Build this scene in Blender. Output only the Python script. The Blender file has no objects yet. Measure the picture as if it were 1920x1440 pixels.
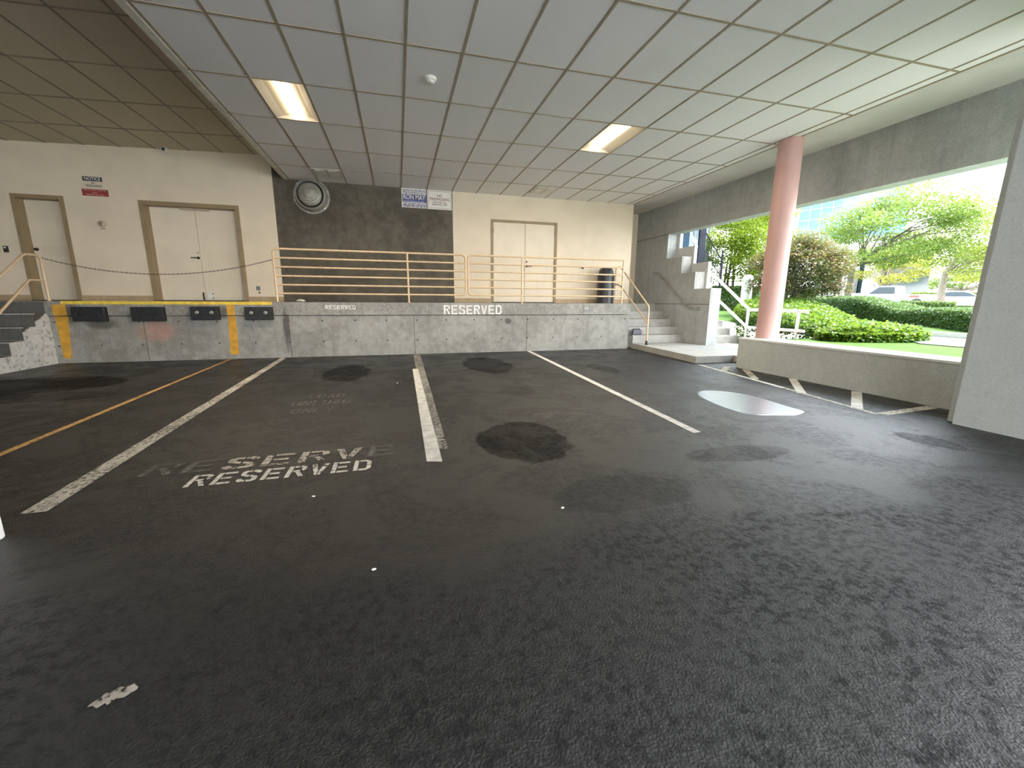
import bpy, bmesh, math, random
import numpy as np
from mathutils import Vector, Matrix
random.seed(7)
SC = bpy.context.scene
COL = SC.collection
PI = math.pi

# ------------------------------------------------------------------ materials
class NT:
    """small wrapper to write node trees in few lines"""
    def __init__(s, name):
        s.m = bpy.data.materials.new(name); s.m.use_nodes = True
        s.t = s.m.node_tree; s.N = s.t.nodes; s.L = s.t.links
        s.b = s.N['Principled BSDF']; s.out = s.N['Material Output']
        g = s.N.new('ShaderNodeNewGeometry'); s.geo = g; s.pos = g.outputs['Position']
    def put(s, sock, v):
        if hasattr(v, 'is_output'): s.L.new(v, sock)
        elif isinstance(v, (tuple, list)) and len(v) == 3 and sock.type == 'RGBA': sock.default_value = (*v, 1)
        else: sock.default_value = v
    def math(s, op, a, b=0.0, c=None, clamp=False):
        n = s.N.new('ShaderNodeMath'); n.operation = op; n.use_clamp = clamp
        s.put(n.inputs[0], a); s.put(n.inputs[1], b)
        if c is not None: s.put(n.inputs[2], c)
        return n.outputs[0]
    def noise(s, scale, detail=3, rough=.55, vec=None, stretch=None, dist=0):
        v = vec or s.pos
        if stretch:
            mp = s.N.new('ShaderNodeMapping'); mp.inputs['Scale'].default_value = stretch
            s.L.new(v, mp.inputs[0]); v = mp.outputs[0]
        n = s.N.new('ShaderNodeTexNoise'); s.L.new(v, n.inputs['Vector'])
        n.inputs['Scale'].default_value = scale; n.inputs['Detail'].default_value = detail
        n.inputs['Roughness'].default_value = rough; n.inputs['Distortion'].default_value = dist
        return n.outputs[0]
    def voro(s, scale, vec=None):
        n = s.N.new('ShaderNodeTexVoronoi'); s.L.new(vec or s.pos, n.inputs['Vector']); n.inputs['Scale'].default_value = scale
        return n.outputs['Distance']
    def ramp(s, f, a, b, lo=0.0, hi=1.0):
        n = s.N.new('ShaderNodeMapRange'); n.interpolation_type = 'SMOOTHSTEP'
        s.put(n.inputs[0], f); n.inputs[1].default_value = a; n.inputs[2].default_value = b
        n.inputs[3].default_value = lo; n.inputs[4].default_value = hi
        return n.outputs[0]
    def mix(s, f, a, b, mode='MIX'):
        n = s.N.new('ShaderNodeMix'); n.data_type = 'RGBA'; n.blend_type = mode
        s.put(n.inputs[0], f); s.put(n.inputs[6], a); s.put(n.inputs[7], b)
        return n.outputs[2]
    def xyz(s, v=None):
        n = s.N.new('ShaderNodeSeparateXYZ'); s.L.new(v or s.pos, n.inputs[0]); return n.outputs
    def base(s, c): s.put(s.b.inputs['Base Color'], c)
    def rough(s, r): s.put(s.b.inputs['Roughness'], r)
    def spec(s, v): s.put(s.b.inputs['Specular IOR Level'], v)
    def bump(s, h, strength=.3, dist=.01):
        n = s.N.new('ShaderNodeBump'); n.inputs['Strength'].default_value = strength; n.inputs['Distance'].default_value = dist
        s.put(n.inputs['Height'], h); s.L.new(n.outputs[0], s.b.inputs['Normal'])
    def alpha(s, a): s.put(s.b.inputs['Alpha'], a)

def flat(name, c, rough=.5, metal=0, var=.12, scale=6, emit=None, spec=.5):
    n = NT(name)
    f = n.noise(scale, 3)
    lo = tuple(max(0, x*(1-var)) for x in c); hi = tuple(x*(1+var) for x in c)
    n.base(n.mix(n.ramp(f, .3, .7), lo, hi)); n.rough(rough); n.spec(spec)
    n.b.inputs['Metallic'].default_value = metal
    if emit:
        n.b.inputs['Emission Color'].default_value = (*emit[0], 1); n.b.inputs['Emission Strength'].default_value = emit[1]
    return n.m

def concrete(name, c, dark, streak=0.0, bump=.25, grain=.55, holes=None, extra=None):
    n = NT(name)
    a = n.noise(1.1, 5, .6); b = n.noise(7, 6, .65); g = n.noise(60, 3)
    f = n.math('ADD', n.math('MULTIPLY', a, .55), n.math('MULTIPLY', b, .45))
    col = n.mix(n.ramp(f, .36, .64), dark, c)
    if streak:
        st = n.noise(3.2, 4, .6, stretch=(2.4, 2.4, .12))
        col = n.mix(n.math('MULTIPLY', n.ramp(st, .5, .75), streak), col, tuple(x*.45 for x in c))
    sp = n.noise(34, 4, .7)
    col = n.mix(n.math('MULTIPLY', n.ramp(sp, .58, .75), grain), col, tuple(x*.5 for x in dark))
    col = n.mix(n.math('MULTIPLY', n.ramp(g, .3, .7), .16 if c[1] > .2 else .025), col, (1, 1, 1))
    if extra: col = extra(n, col)
    n.base(col); n.rough(.85); n.spec(.3)
    n.bump(n.math('ADD', n.math('MULTIPLY', b, .7), n.math('MULTIPLY', g, .3)), bump, .01)
    return n.m

# ------------------------------------------------------------------ mesh builder
class MB:
    def __init__(s): s.v = []; s.f = []; s.sm = []; s.mi = []; s.cur = 0
    def add(s, vs, fs, smooth=False):
        o = len(s.v); s.v += [tuple(p) for p in vs]
        for f in fs: s.f.append(tuple(i+o for i in f)); s.sm.append(smooth); s.mi.append(s.cur)
        return s
    def box(s, x0, x1, y0, y1, z0, z1):
        vs = [(x, y, z) for z in (z0, z1) for y in (y0, y1) for x in (x0, x1)]
        return s.add(vs, [(0,2,3,1),(4,5,7,6),(0,1,5,4),(2,6,7,3),(0,4,6,2),(1,3,7,5)])
    def bbox(s, x0, x1, y0, y1, z0, z1, r=.01):
        bm = bmesh.new(); bmesh.ops.create_cube(bm, size=1)
        for v in bm.verts: v.co = Vector(((x0+x1)/2+v.co.x*(x1-x0), (y0+y1)/2+v.co.y*(y1-y0), (z0+z1)/2+v.co.z*(z1-z0)))
        bmesh.ops.bevel(bm, geom=bm.edges[:], offset=r, segments=2, affect='EDGES', profile=.6)
        return s.bm(bm)
    def bm(s, bm, M=None, smooth=False):
        bm.verts.index_update()
        s.add([(M @ v.co if M else v.co) for v in bm.verts], [[v.index for v in f.verts] for f in bm.faces], smooth)
        bm.free(); return s
    def prism(s, poly, axis, a, b):
        """extrude a 2D polygon (list of 2-tuples) along axis between a and b"""
        def P(p, t):
            return {'x': (t, p[0], p[1]), 'y': (p[0], t, p[1]), 'z': (p[0], p[1], t)}[axis]
        n = len(poly); vs = [P(p, a) for p in poly]+[P(p, b) for p in poly]
        fs = [tuple(range(n))[::-1], tuple(range(n, 2*n))]+[(i, (i+1) % n, n+(i+1) % n, n+i) for i in range(n)]
        return s.add(vs, fs)
    def tube(s, pts, r, n=10, caps=True, closed=False):
        pts = [Vector(p) for p in pts]; m = len(pts)
        rs = r if isinstance(r, (list, tuple)) else [r]*m
        ring = []; up = None
        for i, p in enumerate(pts):
            if closed: t = (pts[(i+1) % m]-pts[i-1])
            else: t = pts[min(i+1, m-1)]-pts[max(i-1, 0)]
            t.normalize()
            if up is None:
                up = Vector((0,0,1)) if abs(t.z) < .9 else Vector((1,0,0))
            u = up-t*up.dot(t); u.normalize(); w = t.cross(u); up = u
            ring.append([p+(u*math.cos(2*PI*k/n)+w*math.sin(2*PI*k/n))*rs[i] for k in range(n)])
        vs = [q for R in ring for q in R]; fs = []
        for i in range(m if closed else m-1):
            a = i*n; b = ((i+1) % m)*n
            for k in range(n): fs.append((a+k, a+(k+1) % n, b+(k+1) % n, b+k))
        s.add(vs, fs, True)
        if caps and not closed:
            s.add(ring[0], [tuple(range(n))[::-1]]); s.add(ring[-1], [tuple(range(n))])
        return s
    def lathe(s, prof, c, axis='z', n=28, smooth=True, caps=True):
        """prof: list of (radius, height along axis)"""
        vs = []; fs = []
        for r, h in prof:
            for k in range(n):
                a = 2*PI*k/n; x, y = r*math.cos(a), r*math.sin(a)
                vs.append({'z': (c[0]+x, c[1]+y, c[2]+h), 'y': (c[0]+x, c[1]+h, c[2]+y), 'x': (c[0]+h, c[1]+x, c[2]+y)}[axis])
        for i in range(len(prof)-1):
            for k in range(n): fs.append((i*n+k, i*n+(k+1) % n, (i+1)*n+(k+1) % n, (i+1)*n+k))
        s.add(vs, fs, smooth)
        for i in (0, len(prof)-1) if caps else ():
            if prof[i][0] > 1e-4: s.add(vs[i*n:(i+1)*n], [tuple(range(n))])
        return s
    def build(s, name, mat, parent=None, origin=None, fixn=True):
        me = bpy.data.meshes.new(name)
        o = Vector(origin) if origin else Vector((0,0,0))
        base = o.copy()
        if parent is not None and not origin: base = Vector((0,0,0))
        me.from_pydata([tuple(Vector(v)-base) for v in s.v], [], s.f)
        me.polygons.foreach_set('use_smooth', s.sm)
        mats = mat if isinstance(mat, (list, tuple)) else [mat]
        for m in mats: me.materials.append(m)
        if len(mats) > 1: me.polygons.foreach_set('material_index', s.mi)
        if fixn:
            bm = bmesh.new(); bm.from_mesh(me); bmesh.ops.recalc_face_normals(bm, faces=bm.faces); bm.to_mesh(me); bm.free()
        me.update()
        ob = bpy.data.objects.new(name, me); COL.objects.link(ob)
        if parent is not None:
            ob.parent = parent
            pw = PW(parent)
            ob.location = base-pw
        else: ob.location = base
        return ob

def PW(o):
    v = Vector((0,0,0))
    while o: v += o.location; o = o.parent
    return v
def tag(o, label=None, cat=None, group=None, kind=None):
    if label: o['label'] = label
    if cat: o['category'] = cat
    if group: o['group'] = group
    if kind: o['kind'] = kind
    return o
def empty(name, loc, label, cat, group=None):
    o = bpy.data.objects.new(name, None); COL.objects.link(o); o.location = loc; o.empty_display_size = .1
    return tag(o, label, cat, group)
def struct(o): o['kind'] = 'structure'; return o
def copy_tree(o, parent=None):
    c = o.copy(); COL.objects.link(c); c.parent = parent
    for ch in list(o.children): copy_tree(ch, c)
    return c

# ------------------------------------------------------------------ colours / materials
def asphalt():
    n = NT('asphalt')
    x, y, z = n.xyz()
    big = n.noise(.55, 5, .6); mid = n.noise(3.2, 6, .68); fine = n.noise(38, 5, .7); grit = n.noise(150, 3, .7)
    col = n.mix(n.ramp(big, .35, .65), (.0078, .0084, .0095), (.0115, .0122, .0136))
    col = n.mix(n.math('MULTIPLY', n.ramp(mid, .45, .7), .5), col, (.017, .018, .0198))
    col = n.mix(n.math('MULTIPLY', n.ramp(grit, .55, .75), .4), col, (.055, .055, .056))
    # old oil and damp stains: (x, y, rx, ry, strength)
    jit = n.math('MULTIPLY', n.math('SUBTRACT', n.noise(2.3, 6, .65), .5), 1.5)
    mask = None
    for (cx, cy, rx, ry, sg) in [(-.88, 7.35, .38, .85, .8), (1.6, 7.7, .45, 1.0, .85), (3.55, 6.8, .22, .5, .6), (1.02, 3.35, .4, .55, .85),
                                 (-5.0, 7.2, 1.1, .75, .85), (-4.2, 6.3, .7, .3, .5), (4.5, 2.45, .16, .26, .6), (.1, 6.6, .25, .3, .25), (2.25, 6.6, .22, .25, .35),
                                 (1.5, 5.3, .25, .3, .3), (2.6, 2.6, .5, .16, .45), (1.35, 2.2, .5, .25, .3)]:
        dx = n.math('MULTIPLY', n.math('SUBTRACT', x, cx), 1/rx); dy = n.math('MULTIPLY', n.math('SUBTRACT', y, cy), 1/ry)
        d = n.math('ADD', n.math('MULTIPLY', dx, dx), n.math('MULTIPLY', dy, dy))
        d = n.math('ADD', d, jit)
        m = n.ramp(d, .85, 1.05, sg, 0)
        mask = m if mask is None else n.math('MAXIMUM', mask, m)
    col = n.mix(mask, col, (.005, .005, .0054))
    # scattered white specks of grit
    sp = n.ramp(n.voro(7.0), .0, .035, 1, 0)
    sp = n.math('MULTIPLY', sp, n.ramp(n.noise(1.7, 2), .55, .6))
    col = n.mix(sp, col, (.5, .5, .48))
    n.base(col)
    # older, coarser and more open surface towards the rear (y below about 1.8)
    edge = n.math('ADD', y, n.math('MULTIPLY', n.math('SUBTRACT', n.noise(.8, 5, .6), .5), 1.6))
    old = n.ramp(edge, 1.55, 1.85, 1, 0)
    patch = n.ramp(n.noise(1.3, 8, .78, dist=.5), .44, .56)
    blot = n.ramp(n.noise(20, 6, .82), .45, .58)
    pm = n.math('MULTIPLY', patch, n.math('ADD', .35, n.math('MULTIPLY', blot, .65)))
    r = n.math('ADD', .34, n.math('MULTIPLY', pm, .20))
    r = n.math('ADD', r, n.math('MULTIPLY', mask, .15))
    r = n.math('ADD', r, n.math('MULTIPLY', old, n.math('MULTIPLY', blot, .22)), clamp=True)
    n.rough(r)
    sp_ = n.math('SUBTRACT', .46, n.math('MULTIPLY', mask, .36))
    sp_ = n.math('SUBTRACT', sp_, n.math('MULTIPLY', pm, .08))
    n.spec(n.math('SUBTRACT', sp_, n.math('MULTIPLY', old, n.math('MULTIPLY', blot, .12))))
    stone = n.voro(120); chip = n.noise(110, 5, .8)
    h = n.math('ADD', n.math('MULTIPLY', stone, .6), n.math('MULTIPLY', chip, .7))
    h = n.math('ADD', h, n.math('MULTIPLY', mid, .10))
    n.bump(n.math('MULTIPLY', h, n.math('ADD', .55, n.math('MULTIPLY', old, .6))), .8, .010)
    return n.m

def paint(name, c, cover=.5, scale=14, soft=.05, edge=None):
    """worn road paint: the paint flakes off in irregular holes"""
    n = NT(name)
    f = n.noise(scale, 6, .75); g = n.noise(2.2, 3)
    f = n.math('ADD', n.math('MULTIPLY', f, .75), n.math('MULTIPLY', g, .25))
    n.base(n.mix(n.ramp(n.noise(9, 4), .3, .7), tuple(v*.7 for v in c), c)); n.rough(.75); n.spec(.3)
    n.alpha(n.ramp(f, 1-cover-soft, 1-cover+soft, 0, 1) if cover < .99 else n.ramp(f, .30, .36, 0, 1))
    return n.m

def tile_mat(name, c):
    n = NT(name)
    g = n.noise(120, 3, .8); h = n.noise(.8, 2)
    col = n.mix(n.ramp(g, .35, .75), tuple(v*.86 for v in c), tuple(v*1.08 for v in c))
    n.base(n.mix(n.math('MULTIPLY', n.ramp(h, .3, .7), .15), col, tuple(v*.8 for v in c))); n.rough(.92); n.spec(.15)
    n.bump(g, .3, .004)
    return n.m

def dock_extra(n, col):
    x, y, z = n.xyz()
    # warmer and dirtier around the truck bay
    # dark tie-rod holes on a regular grid, two rows
    u = n.math('SUBTRACT', n.math('FRACT', n.math('MULTIPLY', n.math('ADD', x, 20.02), 1/.648)), .5)
    u = n.math('MULTIPLY', u, .648)
    for zz in (.322, .76):
        d = n.math('SQRT', n.math('ADD', n.math('MULTIPLY', u, u), n.math('POWER', n.math('SUBTRACT', z, zz), 2.0)))
        col = n.mix(n.ramp(d, .013, .02, .9, 0), col, (.03, .028, .025))
    # faded orange chalk patch under the bumpers
    dx = n.math('MULTIPLY', n.math('ADD', x, 4.55), 1/.38); dz = n.math('MULTIPLY', n.math('SUBTRACT', z, .58), 1/.25)
    d = n.math('ADD', n.math('ADD', n.math('MULTIPLY', dx, dx), n.math('MULTIPLY', dz, dz)), n.math('SUBTRACT', n.noise(5, 5, .7), .5))
    col = n.mix(n.math('MULTIPLY', n.ramp(d, .2, 1.1, .6, 0), n.ramp(n.noise(25, 4, .7), .35, .6)), col, (.55, .2, .12))
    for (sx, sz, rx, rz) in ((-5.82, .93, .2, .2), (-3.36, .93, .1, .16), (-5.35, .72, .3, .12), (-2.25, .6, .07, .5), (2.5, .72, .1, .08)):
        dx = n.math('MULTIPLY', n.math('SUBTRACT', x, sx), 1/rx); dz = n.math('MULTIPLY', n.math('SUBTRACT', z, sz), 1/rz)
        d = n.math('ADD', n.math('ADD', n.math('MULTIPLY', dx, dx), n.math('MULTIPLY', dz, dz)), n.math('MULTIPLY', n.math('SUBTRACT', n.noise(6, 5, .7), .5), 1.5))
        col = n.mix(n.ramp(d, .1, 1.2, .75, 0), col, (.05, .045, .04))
    # dirt left of the bay and rain marks
    dirt = n.math('MULTIPLY', n.ramp(x, -6.2, -2.2, 1, 0), n.ramp(n.noise(1.6, 5, .65), .35, .65))
    col = n.mix(n.math('MULTIPLY', dirt, .65), col, (.17, .135, .095))
    return col

M = {}
M['asphalt'] = asphalt()
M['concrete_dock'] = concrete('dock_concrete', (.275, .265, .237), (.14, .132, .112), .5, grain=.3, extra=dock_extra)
M['concrete_step'] = concrete('step_concrete', (.40, .385, .355), (.28, .27, .245), .1)
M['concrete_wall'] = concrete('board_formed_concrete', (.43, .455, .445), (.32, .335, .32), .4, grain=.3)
M['concrete_dark'] = concrete('dark_concrete', (.125, .108, .080), (.062, .053, .039), .3, grain=.2)
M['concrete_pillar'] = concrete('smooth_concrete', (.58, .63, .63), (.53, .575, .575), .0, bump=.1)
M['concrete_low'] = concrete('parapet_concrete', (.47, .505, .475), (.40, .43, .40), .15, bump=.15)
M['cap'] = concrete('pale_cap', (.72, .72, .70), (.60, .60, .58), 0)
def agg(n, col):
    v = n.voro(42); return n.mix(n.math('MULTIPLY', n.ramp(v, .2, .5), .6), col, (.2, .19, .17))
M['aggregate'] = concrete('exposed_aggregate', (.52, .50, .47), (.42, .40, .37), 0, extra=agg)
def cheek_extra(n, col):
    x, y, z = n.xyz()
    col = n.mix(n.math('MULTIPLY', n.ramp(n.noise(16, 5, .75), .52, .62), .8), col, (.16, .15, .13))
    line = n.math('SUBTRACT', n.math('ADD', .93, n.math('MULTIPLY', n.math('SUBTRACT', y, 9.55), .55)), z)
    line = n.math('ADD', line, n.math('MULTIPLY', n.math('SUBTRACT', n.noise(9, 4), .5), .12))
    return n.mix(n.ramp(line, -.01, .01, 1, 0), col, (.075, .068, .055))
M['cheek'] = concrete('stair_side_concrete', (.50, .48, .44), (.36, .345, .31), 0, extra=cheek_extra)
M['step_dark'] = concrete('grey_step_paint', (.11, .105, .095), (.07, .066, .06), 0, grain=.25)
M['cream'] = flat('cream_wall_paint', (.70, .605, .47), .8, var=.05, scale=1.3, spec=.2)
M['cream_r'] = flat('cream_wall_paint_right', (.70, .605, .47), .8, var=.05, scale=1.3, spec=.2)
M['soffit'] = flat('soffit_paint', (.60, .57, .55), .85, var=.05, scale=2, spec=.2)
M['door'] = flat('cream_door_paint', (.71, .62, .485), .6, var=.04, scale=2)
M['door_r'] = flat('cream_door_paint_right', (.71, .62, .485), .6, var=.03, scale=2)
M['frame'] = flat('tan_frame_paint', (.28, .205, .115), .55, var=.08)
M['base'] = flat('tan_base_paint', (.42, .31, .19), .7, var=.12)
M['rail'] = flat('tan_rail_paint', (.60, .44, .275), .42, var=.08, scale=12)
M['white_rail'] = flat('white_rail_paint', (.85, .85, .84), .4, var=.03)
M['black'] = flat('black_rubber', (.012, .012, .013), .55, var=.3)
M['bumper'] = flat('bumper_rubber', (.012, .013, .015), .6, var=.5, scale=15)
M['bin'] = flat('dark_bin_plastic', (.03, .03, .036), .38, var=.1)
M['steel'] = flat('steel', (.45, .44, .42), .35, 1, var=.15)
M['vent'] = flat('grey_vent_paint', (.30, .285, .25), .5, .25, var=.2, scale=9)
M['galv'] = flat('galvanised_metal', (.50, .48, .44), .42, .75, var=.25, scale=9)
M['dark_metal'] = flat('dark_metal', (.02, .02, .02), .5, .3)
M['bronze'] = flat('dark_bronze', (.05, .04, .03), .4, .8)
M['yellow'] = paint('yellow_nosing', (.83, .60, .09), 1.0, 30)
M['yellow_old'] = paint('old_yellow_paint', (.62, .33, .045), .74, 18, .12)
M['yellow_line'] = paint('yellow_line_paint', (.62, .37, .14), .57, 24, .06)
M['line'] = paint('white_line_paint', (.70, .685, .64), 1.0, 14)
M['line_worn'] = paint('worn_white_paint', (.60, .565, .50), .545, 34, .07)
M['line_ghost'] = paint('ghost_paint', (.36, .345, .31), .52, 30, .06)
M['letter'] = paint('letter_paint', (.68, .65, .59), .565, 24, .04)
M['letter_worn'] = paint('letter_worn_paint', (.50, .45, .39), .54, 18, .05)
M['letter_ghost'] = paint('letter_ghost_paint', (.17, .165, .15), .52, 22, .15)
M['letter_wall'] = paint('letter_wall_paint', (.86, .84, .78), 1.0, 40)
M['tile'] = tile_mat('ceiling_tile', (.88, .855, .86))
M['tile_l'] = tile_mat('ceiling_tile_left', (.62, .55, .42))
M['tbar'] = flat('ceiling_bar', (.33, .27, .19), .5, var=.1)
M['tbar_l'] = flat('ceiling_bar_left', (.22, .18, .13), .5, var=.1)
M['trimstrip'] = flat('pale_edge_trim', (.62, .58, .50), .6)
M['troffer'] = flat('fixture_enamel', (.55, .52, .46), .4, var=.02)
M['tube_on'] = flat('lit_diffuser', (.9, .85, .7), .4, emit=((1, .80, .52), 1.2))
M['tube_off'] = flat('unlit_diffuser', (.7, .68, .62), .4)
M['pink'] = flat('salmon_column_paint', (.56, .34, .31), .5, var=.04, scale=2)
M['sign_white'] = flat('sign_white', (.72, .68, .62), .45, var=.03)
M['sign_blue'] = flat('sign_blue', (.05, .06, .2), .45)
M['sign_red'] = flat('sign_red', (.30, .045, .04), .45)
M['sign_dark'] = flat('sign_dark_blue', (.02, .028, .05), .45)
M['sign_brown'] = flat('sign_brown', (.17, .06, .05), .5)
M['sign_grey'] = flat('sign_grey_text', (.3, .33, .45), .5)
M['sign_pink'] = flat('sign_pale_red_text', (.5, .25, .23), .5)
M['plaque'] = flat('plaque_grey', (.16, .16, .165), .5)
M['plastic_white'] = flat('white_plastic', (.7, .68, .62), .4, var=.03)
M['beige'] = flat('beige_plastic', (.45, .38, .28), .5)
M['glass_dark'] = flat('dark_glass', (.02, .022, .025), .08)
# outdoors
def grass():
    n = NT('grass'); a = n.noise(2.2, 4); b = n.noise(70, 4, .7)
    col = n.mix(n.ramp(a, .3, .7), (.085, .165, .035), (.13, .22, .05))
    n.base(n.mix(n.ramp(b, .3, .75), (.04, .10, .014), col)); n.rough(.9); n.spec(.15); n.bump(b, .6, .03); return n.m
M['grass'] = grass()
def leaf(name, c1, c2, trans=.45):
    n = NT(name); n.N.remove(n.b)
    r = n.geo.outputs['Random Per Island']
    col = n.mix(r, c1, c2)
    d = n.N.new('ShaderNodeBsdfDiffuse'); t = n.N.new('ShaderNodeBsdfTranslucent'); g = n.N.new('ShaderNodeBsdfGlossy')
    n.L.new(col, d.inputs[0]); n.L.new(n.mix(.35, col, (.34, .42, .04)), t.inputs[0]); g.inputs['Roughness'].default_value = .35
    m1 = n.N.new('ShaderNodeMixShader'); m1.inputs[0].default_value = trans
    n.L.new(d.outputs[0], m1.inputs[1]); n.L.new(t.outputs[0], m1.inputs[2])
    m2 = n.N.new('ShaderNodeMixShader'); m2.inputs[0].default_value = .05
    n.L.new(m1.outputs[0], m2.inputs[1]); n.L.new(g.outputs[0], m2.inputs[2]); n.L.new(m2.outputs[0], n.out.inputs[0])
    return n.m
M['lf_ivy'] = leaf('ivy_leaf', (0.050, 0.140, 0.015), (0.150, 0.260, 0.025))
M['lf_hedge'] = leaf('hedge_leaf', (.060, .125, .048), (.10, .18, .06), .25)
M['lf_hedge2'] = leaf('bush_leaf', (.07, .13, .04), (.13, .18, .05), .3)
M['lf_big'] = leaf('tree_leaf', (0.070, 0.145, 0.030), (0.150, 0.210, 0.050))
M['lf_maple'] = leaf('maple_leaf', (0.100, 0.180, 0.015), (0.210, 0.270, 0.020))
M['lf_yellow'] = leaf('yellow_leaf', (0.210, 0.240, 0.030), (0.330, 0.310, 0.050))
M['lf_lime'] = leaf('lime_leaf', (0.160, 0.230, 0.035), (0.250, 0.300, 0.060))
M['lf_red'] = leaf('reddish_leaf', (0.060, 0.095, 0.040), (0.120, 0.110, 0.060), .3)
M['lf_tip'] = leaf('red_tip_leaf', (0.210, 0.085, 0.055), (0.170, 0.120, 0.060), .3)
M['lf_pink'] = leaf('crimson_leaf', (0.225, 0.060, 0.060), (0.250, 0.100, 0.075), .3)
M['bark'] = flat('bark', (.20, .17, .14), .9, var=.3, scale=14)
M['bark_dark'] = flat('dark_bark', (.07, .06, .05), .9, var=.3, scale=14)
M['hedge_core'] = flat('hedge_core', (.035, .08, .03), .95, var=.4, scale=20)
M['soil'] = flat('soil', (.06, .05, .035), .95)
M['pave'] = concrete('paving', (.60, .59, .57), (.5, .49, .47), 0)
M['path'] = concrete('path_concrete', (.26, .26, .255), (.2, .2, .195), 0)
M['lot'] = flat('pale_lot_asphalt', (.27, .255, .24), .9, var=.08)
M['car_white'] = flat('white_car_paint', (.46, .47, .49), .3, var=.01, spec=.3)
M['car_silver'] = flat('silver_car_paint', (.24, .26, .28), .35, .1, var=.01)
M['tyre'] = flat('tyre', (.015, .015, .016), .8)
M['hub'] = flat('wheel_hub', (.35, .35, .36), .35, .7)
M['car_glass'] = flat('car_glass', (.025, .035, .04), .35, spec=.2)
M['tail'] = flat('tail_lamp', (.5, .03, .02), .3)
def curtain(name, c1, c2, nx, nz, along):
    """mirror-glass curtain wall; panes slightly different in tint"""
    n = NT(name); x, y, z = n.xyz()
    n.base(n.mix(n.ramp(n.noise(.25, 2), .35, .65), c1, c2)); n.b.inputs['Metallic'].default_value = .6; n.rough(.12)
    return n.m
M['curtain'] = curtain('blue_mirror_glass', (.05, .17, .42), (.14, .33, .60), 1, 1, 0)
M['curtain_dark'] = curtain('dark_blue_glass', (.035, .07, .13), (.08, .14, .23), 1, 1, 0)
M['spandrel'] = flat('blue_spandrel', (.28, .40, .52), .3)
M['mullion'] = flat('grey_mullion', (.12, .16, .2), .4, .3)
M['mullion_light'] = flat('pale_mullion', (.45, .5, .55), .4, .3)
M['glazing'] = flat('dark_green_glazing', (.03, .05, .05), .25)
M['white_bld'] = flat('white_cladding', (.42, .42, .41), .7, var=.03)
M['post_grey'] = flat('grey_steel_post', (.03, .032, .042), .85, spec=.15)
M['brick'] = flat('brown_brick', (.20, .13, .10), .9, var=.3, scale=9)
def water():
    n = NT('puddle_water'); n.base((.16, .20, .26)); n.rough(.26); n.spec(1.0)
    f = n.noise(6, 4); n.bump(f, .04, .01); n.b.inputs['Coat Weight'].default_value = .35; n.b.inputs['Coat Roughness'].default_value = .25
    return n.m
M['water'] = water()

# ------------------------------------------------------------------ key dimensions
ZC, DZ, YB, YD = 3.85, 1.14, 11.07, 9.60     # ceiling, dock top, back wall, dock face
GX0, GA, GY0, GB = .2052, .6096, 3.929, 1.2043   # ceiling grid
XL, XR, XW = -2.32, 6.46, 7.37               # main ceiling edges, outer wall plane
def zl(x): return 4.40+.03*x                  # left ceiling height

# ------------------------------------------------------------------ floor and ground
struct(MB().box(-14, 22, -9, 9.9, -.2, 0).build('floor', M['asphalt']))

# ------------------------------------------------------------------ main ceiling with openings for the light fixtures
FIX = [(-3, 2, True), (5, 2, True), (-3, 5, False), (5, 5, False)]
cx = [XL]+[GX0+GA*c for c in range(-4, 11)]+[XR]
cy = [-9]+[GY0+GB*r for r in range(-10, 6)]+[YB+1.2]
holes = set()
for c, r, on in FIX:
    if on: holes.add((GX0+GA*c, GY0+GB*r))
mb = MB()
def panel(x0, x1, y0, y1):
    mb.add([(x0, y0, ZC), (x1, y0, ZC), (x1, y1, ZC), (x0, y1, ZC)], [(0, 3, 2, 1)])
for i in range(len(cx)-1):
    for j in range(len(cy)-1):
        if any(abs(cx[i]-h[0]) < .01 and abs(cy[j]-h[1]) < .01 for h in holes): continue
        y1 = cy[j+1] if j < len(cy)-2 else YB+1.2
        panel(cx[i], cx[i+1], cy[j], y1)
mb.box(XL, XW+.3, -9, 12.6, 4.6, 4.9)
ceil = struct(mb.build('ceiling', M['tile'], fixn=False))
mb = MB()
w = .013
for x in cx[1:-1]: mb.box(x-w, x+w, -9, YB, ZC-.006, ZC+.004)
for y in cy[1:-1]: mb.box(XL, XR, y-w, y+w, ZC-.0055, ZC+.004)
mb.build('ceiling_grid', M['tbar'], ceil)
mb = MB(); mb.box(XL-.03, XL+.055, -9, YB, ZC-.012, ZC+.05); mb.box(XL-.03, XL-.01, -9, YB, ZC, 4.7)
struct(mb.build('trim_1', M['trimstrip']))
mb = MB(); mb.box(XR-.01, XR+.02, -9, YB-.02, ZC-.008, ZC+.004)
struct(mb.build('trim_2', M['tbar']))
# painted soffit between the ceiling grid and the outer beam
struct(MB().box(XR, XW+.02, -9, 12.3, ZC, ZC+.12).build('ceiling', M['soffit']))
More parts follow.
